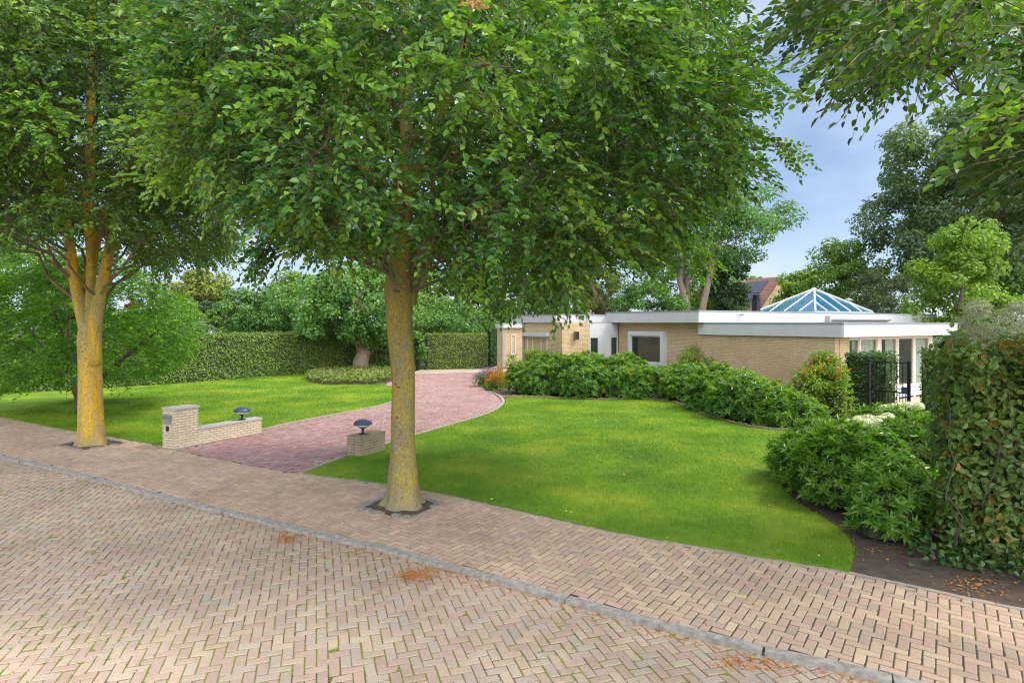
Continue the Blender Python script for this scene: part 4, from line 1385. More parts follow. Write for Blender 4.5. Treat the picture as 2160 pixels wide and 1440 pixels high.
poly3 = [(1715, -900), (1705, 0), (1680, 15), (1700, 35), (1770, 40), (1780, 60), (1710, 75), (1775, 110), (1795, 150), (1835, 200), (1855, 165), (1895, 130), (1915, 175), (1940, 170), (1970, 115), (2060, 115), (2110, 150), (2115, 220), (2080, 270), (2050, 300), (2055, 330), (2090, 350), (2150, 370), (2200, 390), (2300, 430), (2700, 450), (2700, -900)]
tr3 = [((0, 0, -.1), .45), ((0, 0, .1), .34), ((0, 0, .5), .26), ((0, .02, 2), .24), ((.05, 0, 3.5), .22), ((0, .05, 5), .16), ((.05, 0, 7), .1), ((0, 0, 9.5), .04)]
f3 = [[((0, 0, 3.8), .09), ((-.5, .2, 4.8), .06), ((-1.4, .4, 5.5), .035), ((-2.6, .5, 5.9), .018), ((-3.8, .5, 6.0), .01)],
      [((0, 0, 4.2), .1), ((-.2, .8, 5), .08), ((-.6, 2, 5.6), .05), ((-1, 3, 6), .02)],
      [((0, 0, 3.6), .07), ((-.3, .9, 4.4), .04), ((-.7, 1.7, 4.7), .02), ((-1.1, 2.4, 4.7), .01)]]
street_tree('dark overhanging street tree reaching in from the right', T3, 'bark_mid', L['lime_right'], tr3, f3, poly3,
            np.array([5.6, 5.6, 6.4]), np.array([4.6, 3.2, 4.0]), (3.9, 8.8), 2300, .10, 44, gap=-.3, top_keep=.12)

# ------------------------------------------------------------------ shrubs and hedges
def hedge(name, label, line, h, th, leafm, n, leaf, width=None, group=None, bump=.05, kind=4, base_z=0.0, top=.2, loose=None):
    """a clipped hedge along a line: a solid core coloured dark as inner shade and leaf shells over its faces and top"""
    p = resample(np.asarray(line, float), 24)
    c = p.mean(0)
    e = empty(name, (*c, 0), label=label, cat='hedge', group=group)
    q = p - c
    t = unit(np.gradient(q, axis=0))
    nn = np.stack([-t[:, 1], t[:, 0]], -1)
    mb = MB()
    inset = loose or leaf * .9
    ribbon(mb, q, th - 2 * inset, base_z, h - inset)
    mb.build('shade_core', M['dark'], e)
    ln = np.linalg.norm(np.diff(q, axis=0), axis=1).sum()
    s = rng.uniform(0, len(q) - 1.001, n)
    i = s.astype(int)
    f = (s - i)[:, None]
    pos = q[i] * (1 - f) + q[i + 1] * f
    nrm = nn[i]
    w_face, w_top, w_end = ln * h, ln * th, th * h
    r_ = rng.random(n) * (2 * w_face + w_top + 2 * w_end)
    P = np.zeros((n, 3))
    No = np.zeros((n, 3))
    side = np.where(r_ < w_face, -1.0, 1.0)
    fa = r_ < 2 * w_face
    P[fa, :2] = pos[fa] + nrm[fa] * (side[fa] * th / 2)[:, None]
    P[fa, 2] = rng.uniform(base_z, h, fa.sum())
    No[fa, :2] = nrm[fa] * side[fa][:, None]
    tp_ = (~fa) & (r_ < 2 * w_face + w_top)
    P[tp_, :2] = pos[tp_] + nrm[tp_] * rng.uniform(-th / 2, th / 2, (tp_.sum(), 1))
    P[tp_, 2] = h
    No[tp_, 2] = 1
    en = ~(fa | tp_)
    k = en.sum()
    s_ = rng.random(k) < .5
    P[en, :2] = np.where(s_[:, None], q[0], q[-1]) + np.where(s_[:, None], nn[0], nn[-1]) * rng.uniform(-th / 2, th / 2, (k, 1))
    P[en, 2] = rng.uniform(base_z, h, k)
    No[en, :2] = np.where(s_[:, None], -t[0], t[-1])
    nz_ = Noise3(.7, 5)
    P += No * (nz_(P) * bump + rng.uniform(-(loose or leaf * 1.1) * 1.02, leaf * .5, n))[:, None]
    Nv = No + np.array([0, 0, .45]) + rng.normal(size=(n, 3)) * .5
    D = np.cross(Nv, rand_dir(n)) + No * .5
    D[:, 2] -= .2
    sz = rng.uniform(.6, 1.3, n)
    mb = MB()
    leaves(mb, P, D, Nv, leaf * sz, (width or leaf * .6) * sz, kind=kind)
    mb.build('foliage', leafm, e)
    return e

def mound_surface(mounds, n, upbias=.15):
    """points on the outside of a union of ellipsoid mounds, with outward normals"""
    P, No = [], []
    area = np.array([m[3] * m[4] + m[5] * (m[3] + m[4]) for m in mounds])
    cnt = np.maximum((n * 1.9 * area / area.sum()).astype(int), 30)
    for j, m in enumerate(mounds):
        d = rand_dir(cnt[j])
        d[:, 2] = np.where(d[:, 2] < -.35, -d[:, 2], d[:, 2])
        c, r = np.array(m[:3]), np.array(m[3:6])
        p = c + d * r
        nn = unit(d / r)
        ok = p[:, 2] > .03
        for i, q in enumerate(mounds):
            if i != j:
                ok &= ((((p - np.array(q[:3])) / np.array(q[3:6])) ** 2).sum(1) > .62)
        P.append(p[ok]); No.append(nn[ok])
    P, No = np.concatenate(P), np.concatenate(No)
    k = rng.permutation(len(P))[:n]
    return P[k], No[k]

def mound_core(mounds, scale=.84):
    mb = MB()
    for m in mounds:
        c, r = np.array(m[:3]), np.array(m[3:6]) * scale
        th = np.linspace(-1.2, 1.57, 9)
        lathe_v = [(max(math.cos(a), .001), math.sin(a)) for a in th]
        t_ = MB(); lathe(t_, lathe_v, (0, 0, 0), 16)
        v = t_.v[0] * r + c
        v[:, 2] = np.maximum(v[:, 2], .02)
        mb.add(v, t_.f[0])
    return mb

def rosette_shrub(name, label, cat, mounds, n, leaf, width, leafm, newm=None, new_share=.12, k=8, group=None, kind=6, open_=1.1):
    """rhododendron: whorls of long leaves at the shoot ends all over the mounds"""
    b = np.mean([m[:2] for m in mounds], 0)
    e = empty(name, (*b, 0), label=label, cat=cat, group=group)
    md = [(m[0] - b[0], m[1] - b[1], *m[2:]) for m in mounds]
    mound_core(md, .72).build('shade_core', M['dark'], e)
    P, No = mound_surface(md, n)
    n = len(P)
    P = P + No * (Noise3(.9, 8)(P) * .10 + np.where(rng.random(n) < .3, rng.uniform(-.42, -.1, n), rng.uniform(-.14, .06, n)))[:, None]
    ax = unit(No + np.array([0, 0, .7]) + rng.normal(size=(n, 3)) * .35)
    s1_ = unit(np.cross(ax, rand_dir(n)))
    s2_ = np.cross(ax, s1_)
    th = (np.arange(k) / k * 6.283)[None] + rng.uniform(0, 6.28, (n, 1)) + rng.normal(size=(n, k)) * .2
    tilt = open_ + rng.normal(size=(n, k)) * .28
    D = ax[:, None] * np.cos(tilt)[..., None] + (s1_[:, None] * np.cos(th)[..., None] + s2_[:, None] * np.sin(th)[..., None]) * np.sin(tilt)[..., None]
    Nv = ax[:, None] * np.sin(tilt)[..., None] - (s1_[:, None] * np.cos(th)[..., None] + s2_[:, None] * np.sin(th)[..., None]) * np.cos(tilt)[..., None]
    sz = rng.uniform(.65, 1.15, (n, k))
    PP = np.repeat(P[:, None], k, 1)
    mb = MB()
    leaves(mb, PP.reshape(-1, 3), D.reshape(-1, 3), Nv.reshape(-1, 3), leaf * sz.ravel(), width * sz.ravel(), .15, .14, kind=kind)
    if newm is None:
        mb.build('foliage', leafm, e)
    else:
        sel = (rng.random(n) < new_share * 2.2 * np.clip(ax[:, 2], 0, 1)) & (P[:, 2] > .35)
        Q, a2 = P[sel] + ax[sel] * leaf * .25, ax[sel]
        k2, m2 = 6, sel.sum()
        th = (np.arange(k2) / k2 * 6.283)[None] + rng.uniform(0, 6.28, (m2, 1))
        tl = .55 + rng.normal(size=(m2, k2)) * .2
        rad_ = s1_[sel][:, None] * np.cos(th)[..., None] + s2_[sel][:, None] * np.sin(th)[..., None]
        D = a2[:, None] * np.cos(tl)[..., None] + rad_ * np.sin(tl)[..., None]
        Nv = a2[:, None] * np.sin(tl)[..., None] - rad_ * np.cos(tl)[..., None]
        leaves(mb, np.repeat(Q[:, None], k2, 1).reshape(-1, 3), D.reshape(-1, 3), Nv.reshape(-1, 3), leaf * .72, width * .8, .15, .1, 1, kind=kind)
        mb.build('foliage', [leafm, newm], e)
    return e

def leafy_shrub(name, label, cat, mounds, n, leaf, width, leafm, group=None, kind=4, spread=.2, tips=None, tip_n=0, core=True):
    b = np.mean([m[:2] for m in mounds], 0)
    e = empty(name, (*b, 0), label=label, cat=cat, group=group)
    md = [(m[0] - b[0], m[1] - b[1], *m[2:]) for m in mounds]
    if core:
        mound_core(md, .62).build('shade_core', M['dark'], e)
    P, No = mound_surface(md, n)
    n = len(P)
    P = P + No * (Noise3(.6, 4)(P) * .09 + rng.uniform(-spread, spread * .4, n))[:, None]
    P[:, 2] = np.maximum(P[:, 2], .03)
    Nv = No + np.array([0, 0, .5]) + rng.normal(size=(n, 3)) * .5
    D = np.cross(Nv, rand_dir(n)) + No * .7
    sz = rng.uniform(.6, 1.3, n)
    mb = MB()
    leaves(mb, P, D, Nv, leaf * sz, width * sz, kind=kind)
    if tips is None or tips[0] == 'blossom':
        mb.build('foliage', leafm, e)
    if tips is not None:
        j = rng.choice(np.where(P[:, 2] > np.percentile(P[:, 2], 45))[0], tip_n)
        kk = 6
        Q = np.repeat(P[j] + No[j] * leaf * .6, kk, 0) + rng.normal(size=(tip_n * kk, 3)) * leaf * .35
        Dv = np.repeat(No[j], kk, 0) + np.array([0, 0, .6]) + rng.normal(size=(tip_n * kk, 3)) * .6
        if tips[0] == 'blossom':
            mb = MB()
            leaves(mb, Q, Dv, rand_dir(len(Q)), leaf * rng.uniform(.6, 1.1, len(Q)), width, kind=kind)
            mb.build('blossom', tips[1], e)['kind'] = 'stuff'
        else:
            leaves(mb, Q, Dv, rand_dir(len(Q)), leaf * rng.uniform(.6, 1.1, len(Q)), width, mi=1, kind=kind)
            mb.build('foliage', [leafm, tips[1]], e)
    return e

def mnd(px, py_base, py_top, wpx, deep=1.0, d=None):
    """a mound from its pixels: foot centre, top row, half width"""
    d = d or (H * F / (py_base - HOR))
    r = wpx / F * d
    dc = d + r * deep * .8
    zt = H - (py_top - HOR) / F * dc
    return ((px - 1080) / F * dc, dc, zt * .3, wpx / F * dc, r * deep, zt * .7)

rosette_shrub('rhododendron', 'broad rhododendron with pale new shoots left of the box window', 'shrub',
              [mnd(1118, 833, 765, 46), mnd(1165, 836, 749, 62), mnd(1235, 842, 748, 74), mnd(1305, 842, 752, 64), mnd(1345, 843, 770, 46)],
              3600, .165, .044, L['rhodo'], L['rhodo_new'], .26, group='rhododendrons along the house')
rosette_shrub('rhododendron', 'lower rhododendron running down along the brick wall to the red tipped shrub', 'shrub',
              [mnd(1395, 840, 775, 52), mnd(1450, 850, 772, 60), mnd(1510, 872, 776, 64), mnd(1560, 890, 786, 66), mnd(1615, 900, 806, 66), mnd(1665, 906, 828, 52), mnd(1700, 905, 850, 40)],
              4000, .165, .044, L['rhodo'], L['rhodo_new'], .22, group='rhododendrons along the house')
rosette_shrub('rhododendron', 'near rhododendron with light green whorls beside the copper leaved hedge', 'shrub',
              [mnd(1720, 1040, 905, 92, 1.0), mnd(1800, 1090, 905, 120, .9), mnd(1900, 1120, 980, 95, .8), mnd(1870, 1150, 1005, 75, .7), mnd(1890, 1010, 865, 95, .9), mnd(1930, 1060, 880, 80, .9)],
              3000, .15, .044, L['rhodo_near'] if 'rhodo_near' in L else leaf_mat('rhododendron_light_leaf', [(.10, .225, .03), (.14, .28, .035), (.18, .32, .045), (.12, .24, .04)], .28, .34, 1.2), None, 0, k=9, open_=1.0)
leafy_shrub('pieris', 'yellow green rounded shrub against the brick wall behind the rhododendron', 'shrub',
            [mnd(1470, 800, 728, 36, 1, 26.0), mnd(1510, 805, 742, 30, 1, 25.6), mnd(1447, 805, 745, 22, 1, 25.6)], 3200, .13, .06, L['fresh'])
leafy_shrub('photinia', 'bright green shrub with red orange tips beside the gate hedge', 'shrub',
            [mnd(1738, 885, 745, 42, 1, 18.6), mnd(1712, 885, 775, 36, 1, 18.4), mnd(1765, 885, 780, 26, 1, 18.2)], 5200, .12, .045, L['photinia'], kind=6, spread=.25, tips=('red_tip', L['red']), tip_n=38)

# hedges
hl = np.array([G(*p) for p in [(-60, 836), (150, 823), (300, 814), (400, 807), (520, 798), (640, 789), (770, 781.5), (885, 779)]])
hd = unit(hl[-3] - hl[0]); hn = np.array([-hd[1], hd[0]])
hedge('clipped_hedge', 'long clipped hedge behind the left lawn', np.vstack([hl[0] - hd * 14, hl, hl[-1] + hd * .3]) + hn * .55, 2.42, 1.0, L['box'], 70000, .10, group=None, bump=.05)
b0, b1 = np.array(G(897, 780)), np.array(G(1024, 777))
hedge('clipped_hedge', 'pale square clipped hedge at the far end of the driveway', np.array([b0, b1]) + np.array([0, .5]), 2.3, 1.0, leaf_mat('pale_clipped_leaf', [(.15, .22, .04), (.19, .26, .05), (.23, .29, .07)], .5, .3, 1.5), 9000, .085)
hedge('clipped_hedge', 'dark ivy hedge beside the garage wall', np.array([[(1030 - 1080) / F * 43, 43], [(1062 - 1080) / F * 43, 43.5]]), 2.6, .9, L['ivy'], 3500, .1)
hc = C1 + np.array([-.45, -1.35])
hedge('ivy_hedge', 'dark ivy covered hedge stub between the house corner and the gate', np.array([C1 - vx * .35 - ux * .1, C1 - vx * 1.6 - ux * .1]), 1.98, .75, L['ivy'], 4200, .085, kind=6)
gR = np.array([(1917 - 1080) / F * 17.9, 17.9])
hedge('ivy_hedge', 'clipped green hedge right of the metal gate', np.array([gR - vx * .3 + ux * .42, gR - vx * 3.9 + ux * .42]), 2.2, .8, leaf_mat('gate_hedge_leaf', [(.065, .15, .028), (.09, .19, .035), (.13, .23, .042)], .4, .3, 1.5), 7000, .085, kind=6)
# copper beech hedge at the right edge, along the pavement
bA = np.array([5.62, 7.65])
bl = np.array([bA, bA + ST * 6.0]) + PE * .5
be = hedge('beech_hedge', 'tall loose beech hedge with copper brown leaves at the right edge', bl, 2.66, 1.1, L['beech'], 44000, .095, .064, bump=.13, kind=6, loose=.34)
mb = MB()
for k in range(26):
    s_ = rng.uniform(0, 5)
    p0 = np.array([*(bA + ST * s_ - bl.mean(0) + PE * rng.uniform(0, .6)), 0])
    p1 = p0 + np.array([*(rng.normal(size=2) * .35), rng.uniform(1.8, 2.7)])
    bough(mb, p0, p1, .012, .004, 0, 6, 8, .03)
mb.build('stem', M['twig'], be)
mb = MB()
n = 800
i_ = rng.uniform(-3, 3, n)
P = np.column_stack([np.outer(i_, ST) + np.outer(rng.uniform(-.5, .5, n), PE), 2.62 + rng.uniform(-.1, .12, n)])
leaves(mb, P, rand_dir(n) + [0, 0, .5], rand_dir(n) + [0, 0, .8], .085, .06)
mb.build('copper_shoots', leaf_mat('copper_shoot', [(.24, .10, .025), (.32, .15, .03), (.2, .13, .04)], .35, .4, 2, (1, 1, 1)), be)['kind'] = 'stuff'
n = 900
P0 = np.array([*(bA - PE * .02), 0])
iv = empty('ivy_patch', (*(bA + ST * 1.4 - PE * .2), 0), label='low ivy creeping along the foot of the beech hedge', cat='ivy')
mb = MB()
P = np.column_stack([np.outer(rng.uniform(-1.9, 3, n), ST) + np.outer(rng.normal(size=n) * .16, PE), np.abs(rng.normal(size=n)) * .13 + .02])
leaves(mb, P, rand_dir(n), np.array([0, -.5, 1]) + rng.normal(size=(n, 3)) * .4, .075, .07)
mb.build('foliage', L['ivy'], iv)

# gate
gL = np.array([(1833 - 1080) / F * 19.1, 19.1])
gv = gR - gL
gw = np.linalg.norm(gv)
e = empty('garden_gate', (*gL, 0), math.atan2(gv[1], gv[0]), 'narrow black metal bar gate between two hedges', 'gate')
for x in (0, gw):
    mb = MB(); mb.box((x - .035, -.035, -.05), (x + .035, .035, 1.86)); mb.build('post', M['black'], e)
for z in (.12, .88, 1.78):
    mb = MB(); mb.box((.035, -.02, z), (gw - .035, .02, z + .04)); mb.build('rail', M['black'], e)
nbar = 7
for k in range(1, nbar * 2):
    x = gw * k / nbar / 2
    mb = MB(); mb.box((x - .009, -.009, .16), (x + .009, .009, .88 if k % 2 else 1.78)); mb.build('bar', M['black'], e)
mb = MB(); mb.box((gw - .2, -.05, .9), (gw - .04, .05, 1.08)); tube(mb, [(gw - .15, -.09, 1.02), (gw - .3, -.09, 1.02)], .012, 6); mb.build('lock', M['lampblue'], e)

# hydrangea
hy = empty('hydrangea', (*P3(1865, 905, 11.6)[:2], 0), label='white flowering hydrangea between the gate and the near rhododendron', cat='flowering shrub')
o_ = P3(1865, 905, 11.6); o_[2] = 0
mb = MB(); hl_ = []
heads = [(1808, 890, 11.4), (1832, 884, 11.5), (1858, 887, 11.4), (1825, 893, 11.2), (1850, 893, 11.2), (1873, 880, 11.8), (1851, 871, 12.6), (1866, 862, 12.9), (1884, 860, 12.6), (1899, 857, 13.0), (1918, 856, 12.8), (1936, 857, 12.7), (1892, 866, 12.2), (1812, 886, 12.2), (1795, 893, 11.9)]
for px, py, d in heads:
    c = P3(px, py, d) - o_
    n = 170
    dd = rand_dir(n)
    dd[:, 2] = np.abs(dd[:, 2]) - .25
    P = c + unit(dd) * .125 * np.array([1, 1, .72])
    m_ = MB()
    leaves(m_, P, np.cross(dd, rand_dir(n)), dd + rng.normal(size=(n, 3)) * .2, .05, .045, kind=4)
    m_.build('flower_head', L['hydrangea'], hy)
    tube(mb, [c * np.array([.9, .9, 0]) + [0, 0, .0], c * np.array([.95, .95, .6]), c], .008, 5)
    n = 40
    P = c * np.array([1, 1, 0]) + np.column_stack([rng.normal(size=(n, 2)) * .18, rng.uniform(.3, .95, n) * c[2]])
    hl_.append(P)
mb.build('stem', M['twig'], hy)
P = np.concatenate(hl_); n = len(P)
mb = MB(); leaves(mb, P, rand_dir(n), rand_dir(n) * .5 + [0, 0, 1], .13, .08); mb.build('foliage', L['fresh'], hy)
bo = P3(1866, 860, 14.0)
e = empty('bollard_lamp', (bo[0], bo[1], 0), label='small black bollard lamp among the white hydrangea flowers', cat='garden lamp')
mb = MB(); lathe(mb, [(0, 0), (.05, 0), (.05, .98), (0, .98)], (0, 0, 0), 12); mb.build('post', M['black'], e, True)
mb = MB(); lathe(mb, [(.055, .93), (.07, .96), (.065, 1.03), (0, 1.06)], (0, 0, 0), 12); mb.build('lamp_head', M['black'], e, True)

# ornamental grass, flowers at the driveway bend
def grass_clump(loc, label, n, h, spread, matl, name='ornamental_grass'):
    e = empty(name, (*loc, 0), label=label, cat='ornamental grass')
    th = rng.uniform(0, 6.28, n)
    r_ = rng.uniform(.2, 1, n) * spread
    hh = h * rng.uniform(.6, 1.05, n)
    b = np.column_stack([np.cos(th) * r_ * .15, np.sin(th) * r_ * .15, np.zeros(n)])
    m = np.column_stack([np.cos(th) * r_ * .5, np.sin(th) * r_ * .5, hh * .8])
    t = np.column_stack([np.cos(th) * r_, np.sin(th) * r_, hh * rng.uniform(.75, 1, n)])
    s = np.column_stack([-np.sin(th), np.cos(th), np.zeros(n)]) * .012
    v = np.stack([b - s, b + s, m + s, m - s, t], 1)
    i = np.arange(n)[:, None] * 5
    mb = MB()
    mb.add(v.reshape(-1, 3), i + np.array([[0, 1, 2, 3]]))
    mb.f.append(i + np.array([[3, 2, 4]])); mb.m.append(np.zeros(n, int))
    mb.build('foliage', matl, e)
gp = P3(1128, 760, 28.5)
grass_clump(gp[:2], 'tall feathery light green grass in front of the entrance', 900, 2.0, 1.15, L['pampas'])
fl = [('purple', 1022, 815, 28.2, .45, 'purple flowering perennial at the inner bend of the driveway'), ('orange', 1050, 812, 28.0, .5, 'orange flowering perennial beside the large rhododendron'), ('orange', 1042, 826, 26.6, .28, 'low orange perennial at the driveway edge below the purple one')]
for i_, (c_, px, py, d, r_, lab) in enumerate(fl):
    x = (px - 1080) / F * d
    leafy_shrub('perennial', lab, 'flowers', [(x, d + .3, .05, r_ * 1.2, r_, .75 * r_ + .3)], 1100, .09, .04, L['fresh'], tips=('blossom', L[c_]), tip_n=130, group=None)
leafy_shrub('perennial', 'white rose bush at the house corner left of the tall grass', 'flowers', [(P3(1080, 760, 29.5)[0], 29.5, .4, .4, .4, 1.0)], 700, .09, .05, L['fresh'], tips=('blossom', L['hydrangea']), tip_n=10)
leafy_shrub('perennial', 'row of red flowers behind the large rhododendron', 'flowers', [(P3(1215, 750, 27.2)[0], 27.6, .6, 1.0, .4, .85), (P3(1245, 750, 27.2)[0], 27.6, .6, .7, .4, .85)], 700, .09, .05, L['fresh'], tips=('blossom', L['redflower']), tip_n=60)
leafy_shrub('fern', 'small grey green ground plant at the lawn edge between the rhododendrons', 'plant', [(*G(1395, 843), .02, .38, .3, .3)], 500, .09, .05, L['grey'])

# ground cover around the bed tree
cov = empty('ground_cover', (*bed_px.mean(0), 0), label='oval bed of low yellow green ground cover around a tree', cat='ground cover')
cc = bed_px.mean(0)
n = 9000
p = rng.uniform(bed_px.min(0), bed_px.max(0), (n * 2, 2))
p = p[inpoly(p[:, 0], p[:, 1], bed_px)][:n]
dist = np.min(np.linalg.norm(p[:, None] - bed_px[None, ::3], axis=2), 1)
hz = .34 * np.clip(dist / .35, .12, 1) ** .5 + Noise3(.8, 2)(np.column_stack([p, np.zeros(len(p))])) * .05
n = len(p)
P = np.column_stack([p - cc, hz * rng.uniform(.75, 1.08, n)])
mb = MB()
leaves(mb, P, rand_dir(n), rand_dir(n) * .7 + [0, -.3, 1], .15, .085, kind=4)
mb.build('foliage', L['cover'], cov)
sheet('soil', bed_px - cc, .03, M['soil'], parent=cov)

# left lawn shrub tree, arching sprays
e = empty('ironwood_tree', (*G(168, 872), 0), label='spreading bright green low tree on the left lawn behind the yellow trunk', cat='tree')
ib = np.array([*G(168, 872), 0])
X, Rr = px_box(-60, 405, 20.0)
n = 3300
pp, dd = ell_pts(n * 3, (X, 20.6, 2.8), (Rr * 1.08, 3.1, 3.5), .4)
polyI = [(-400, 470), (60, 500), (130, 520), (240, 520), (330, 590), (400, 650), (405, 720), (380, 770), (300, 800), (250, 812), (170, 800), (90, 815), (-20, 835), (-400, 850)]
px = 1080 + F * pp[:, 0] / pp[:, 1]; py = HOR - F * (pp[:, 2] - H) / pp[:, 1]
ok = inpoly(px, py, polyI) & (pp[:, 2] > .35) & (Noise3(1.5, 9)(pp) > -.12)
pp, dd = pp[ok][:n], dd[ok][:n]
cb, ab = kmeans(pp, 70, 6)
pp = pp + (cb[ab] - pp) * rng.uniform(.0, .4, (len(pp), 1))
A = dd * np.array([1, 1, 0]) + rng.normal(size=dd.shape) * .4
A[:, 2] = rng.normal(size=len(dd)) * .2 + .05
mb, tw = MB(), MB()
sprays(mb, pp - ib, A, dd * .5 + [0, 0, 1.0], k=11, length=.7, leaf=.125, width=.07, droop=.3, twig=tw)
mb.build('crown', L['iron'], e)
mb = MB()
tip = [(-.9, .5, 3.4), (.8, .2, 3.6), (.2, .9, 4.2), (-2.0, .3, 2.6), (2.2, .6, 2.4), (-.2, -.9, 3.2)]
lim = []
for q in tip:
    q = np.array(q)
    p = np.array([(0, 0, -.05), (q[0] * .06, q[1] * .06, .75), *(np.array([q * np.array([t, t, t ** .8]) for t in (.35, .6, .85, 1)]) + [0, 0, .3])])
    p = smooth_line(p, 4)
    r_ = np.linspace(.13, .03, len(p))
    tube(mb, p, r_, 9)
    lim.append((p[6:], r_[6:]))
cen, a = kmeans(pp - ib, 40)
limb_network(mb, lim, cen, [[] for _ in cen])
mb.build('trunk', M['twig'], e, True)

# ------------------------------------------------------------------ trees and shrubs behind
bg_tree('sweetgum_tree', 'broad blue green tree with thick trunk rising from the oval bed', 'tree', 618, 905, 520, 765, 36, L['gum'], 26000, .19, .14, 90, .2, barkm='woodtan', trunk_r=.42, base=tuple(G(763, 787)))
bg_tree('cherry_laurel', 'large glossy laurel bush behind the long hedge', 'shrub', 445, 655, 592, 720, 39, L['laurel'], 15000, .2, .085, 60, .22, trunk_r=.1, yr=.7)
bg_tree('broadleaf_tree', 'yellow green tree standing far behind the hedge in the sky gap', 'tree', 345, 500, 540, 700, 60, L['yellow'], 11000, .3, .2, 50, .24, trunk_r=.25)
bg_tree('garden_shrub', 'light green rounded shrub left of the laurel behind the hedge', 'shrub', 345, 440, 618, 720, 44, L['mid'], 6000, .22, .13, 30, .28, trunk_r=.08)
bg_tree('juniper', 'pale blue green spreading juniper just above the hedge top', 'shrub', 372, 455, 672, 720, 36, L['juniper'], 3200, .25, .04, 24, .25, trunk_r=.06, flat=.4)
bg_tree('copper_tree', 'small copper red tree in front of the distant flats', 'tree', 262, 290, 605, 690, 70, L['maple'], 1800, .3, .2, 14, .3, trunk_r=.1)
bg_tree('garden_shrub', 'dark rounded bush between juniper and laurel', 'shrub', 400, 470, 630, 720, 48, L['darkfir'], 3500, .24, .1, 22, .28, trunk_r=.08)
bg_tree('broadleaf_tree', 'mid green tree rising behind the laurel bush', 'tree', 540, 720, 560, 720, 52, L['mid'], 11000, .27, .17, 50, .24, trunk_r=.2)
bg_tree('broadleaf_tree', 'tall green tree behind the middle trunk', 'tree', 800, 1000, 540, 725, 47, L['mid'], 13000, .24, .15, 55, .22, trunk_r=.2)
bg_tree('broadleaf_tree', 'light green tree behind the pale clipped hedge', 'tree', 930, 1090, 560, 730, 50, L['fresh'], 11000, .25, .15, 50, .24, trunk_r=.2)
bg_tree('garden_shrub', 'loose dark shrub beside the middle trunk left of the square hedge', 'shrub', 845, 905, 690, 785, 38, L['laurel'], 3200, .2, .1, 22, .3, trunk_r=.06)
bg_tree('pine_tree', 'pine with brownish needles and a reddish trunk behind the low roof', 'tree', 1140, 1330, 500, 690, 46, L['pine'], 15000, .28, .05, 60, .2, barkm='woodred', trunk_r=.38, base=((1279 - 1080) / F * 46, 46), flat=.6)
bg_tree('broadleaf_tree', 'green tree between the light tree and the pine', 'tree', 1040, 1190, 590, 720, 50, L['mid'], 9000, .25, .15, 45, .24, trunk_r=.18)
bg_tree('evergreen_shrub', 'dense dark evergreen thicket behind the roof right of the pine trunk', 'shrub', 1285, 1450, 575, 720, 44, L['laurel'], 10000, .22, .09, 50, .24, trunk_r=.1)
bg_tree('robinia_tree', 'airy tree with several pale leaning stems above the roof', 'tree', 1280, 1690, 320, 600, 47, L['robinia'], 26000, .25, .13, 95, .19, barkm='woodtan', trunk_r=.3, base=((1460 - 1080) / F * 46, 46), stems=4, flat=.6)
bg_tree('ivy_tree', 'dark ivy clad tree right of the pale stems', 'tree', 1475, 1590, 500, 700, 49, L['darkfir'], 11000, .24, .13, 45, .26, 'ovate', trunk_r=.2)
bg_tree('garden_shrub', 'yellow green tree behind the glass pyramid', 'tree', 1630, 1760, 560, 690, 56, L['fresh'], 8000, .28, .17, 40, .26, trunk_r=.15)
bg_tree('cherry_tree', 'fine branched green tree right of the glass pyramid', 'tree', 1695, 1885, 488, 690, 52, L['mid'], 15000, .26, .14, 70, .22, trunk_r=.2)
bg_tree('grey_shrub', 'large grey green bush behind the flat roof', 'shrub', 1795, 1965, 545, 720, 44, L['grey'], 13000, .22, .07, 55, .22, trunk_r=.1)
bg_tree('ash_tree', 'tall grey green tree towering behind the right garden', 'tree', 1815, 2260, 200, 650, 46, L['ash'], 60000, .34, .17, 150, .19, barkm='woodgrey', trunk_r=.35, base=((2105 - 1080) / F * 46, 46), stems=2)
bg_tree('ginkgo_tree', 'bright yellow green upright tree in front of the tall grey green one', 'tree', 1890, 2160, 425, 760, 36, L['fresh'], 20000, .2, .13, 80, .2, 'ovate', trunk_r=.2)
bg_tree('olive_tree', 'silvery grey leaved olive behind the beech hedge', 'tree', 2005, 2230, 615, 800, 27, L['olive'], 15000, .17, .03, 60, .22, trunk_r=.14)
bg_tree('broadleaf_tree', 'dark tree filling the left edge behind the low tree', 'tree', -260, 150, 380, 740, 34, L['mid'], 13000, .24, .15, 60, .2, trunk_r=.25)
bg_tree('broadleaf_tree', 'distant low green treetop beside the tiled roof', 'tree', 1550, 1640, 574, 700, 85, L['fresh'], 3500, .4, .25, 24, .28, trunk_r=.2)
bg_tree('broadleaf_tree', 'green tree behind the left lawn hedge and the yellow trunk', 'tree', 60, 240, 560, 720, 42, L['mid'], 9000, .24, .15, 45, .24, trunk_r=.2)
bg_tree('garden_shrub', 'dark flowering shrub at the right house end', 'shrub', 1975, 2060, 690, 800, 30, L['ivy'], 4500, .14, .09, 30, .28, trunk_r=.06)

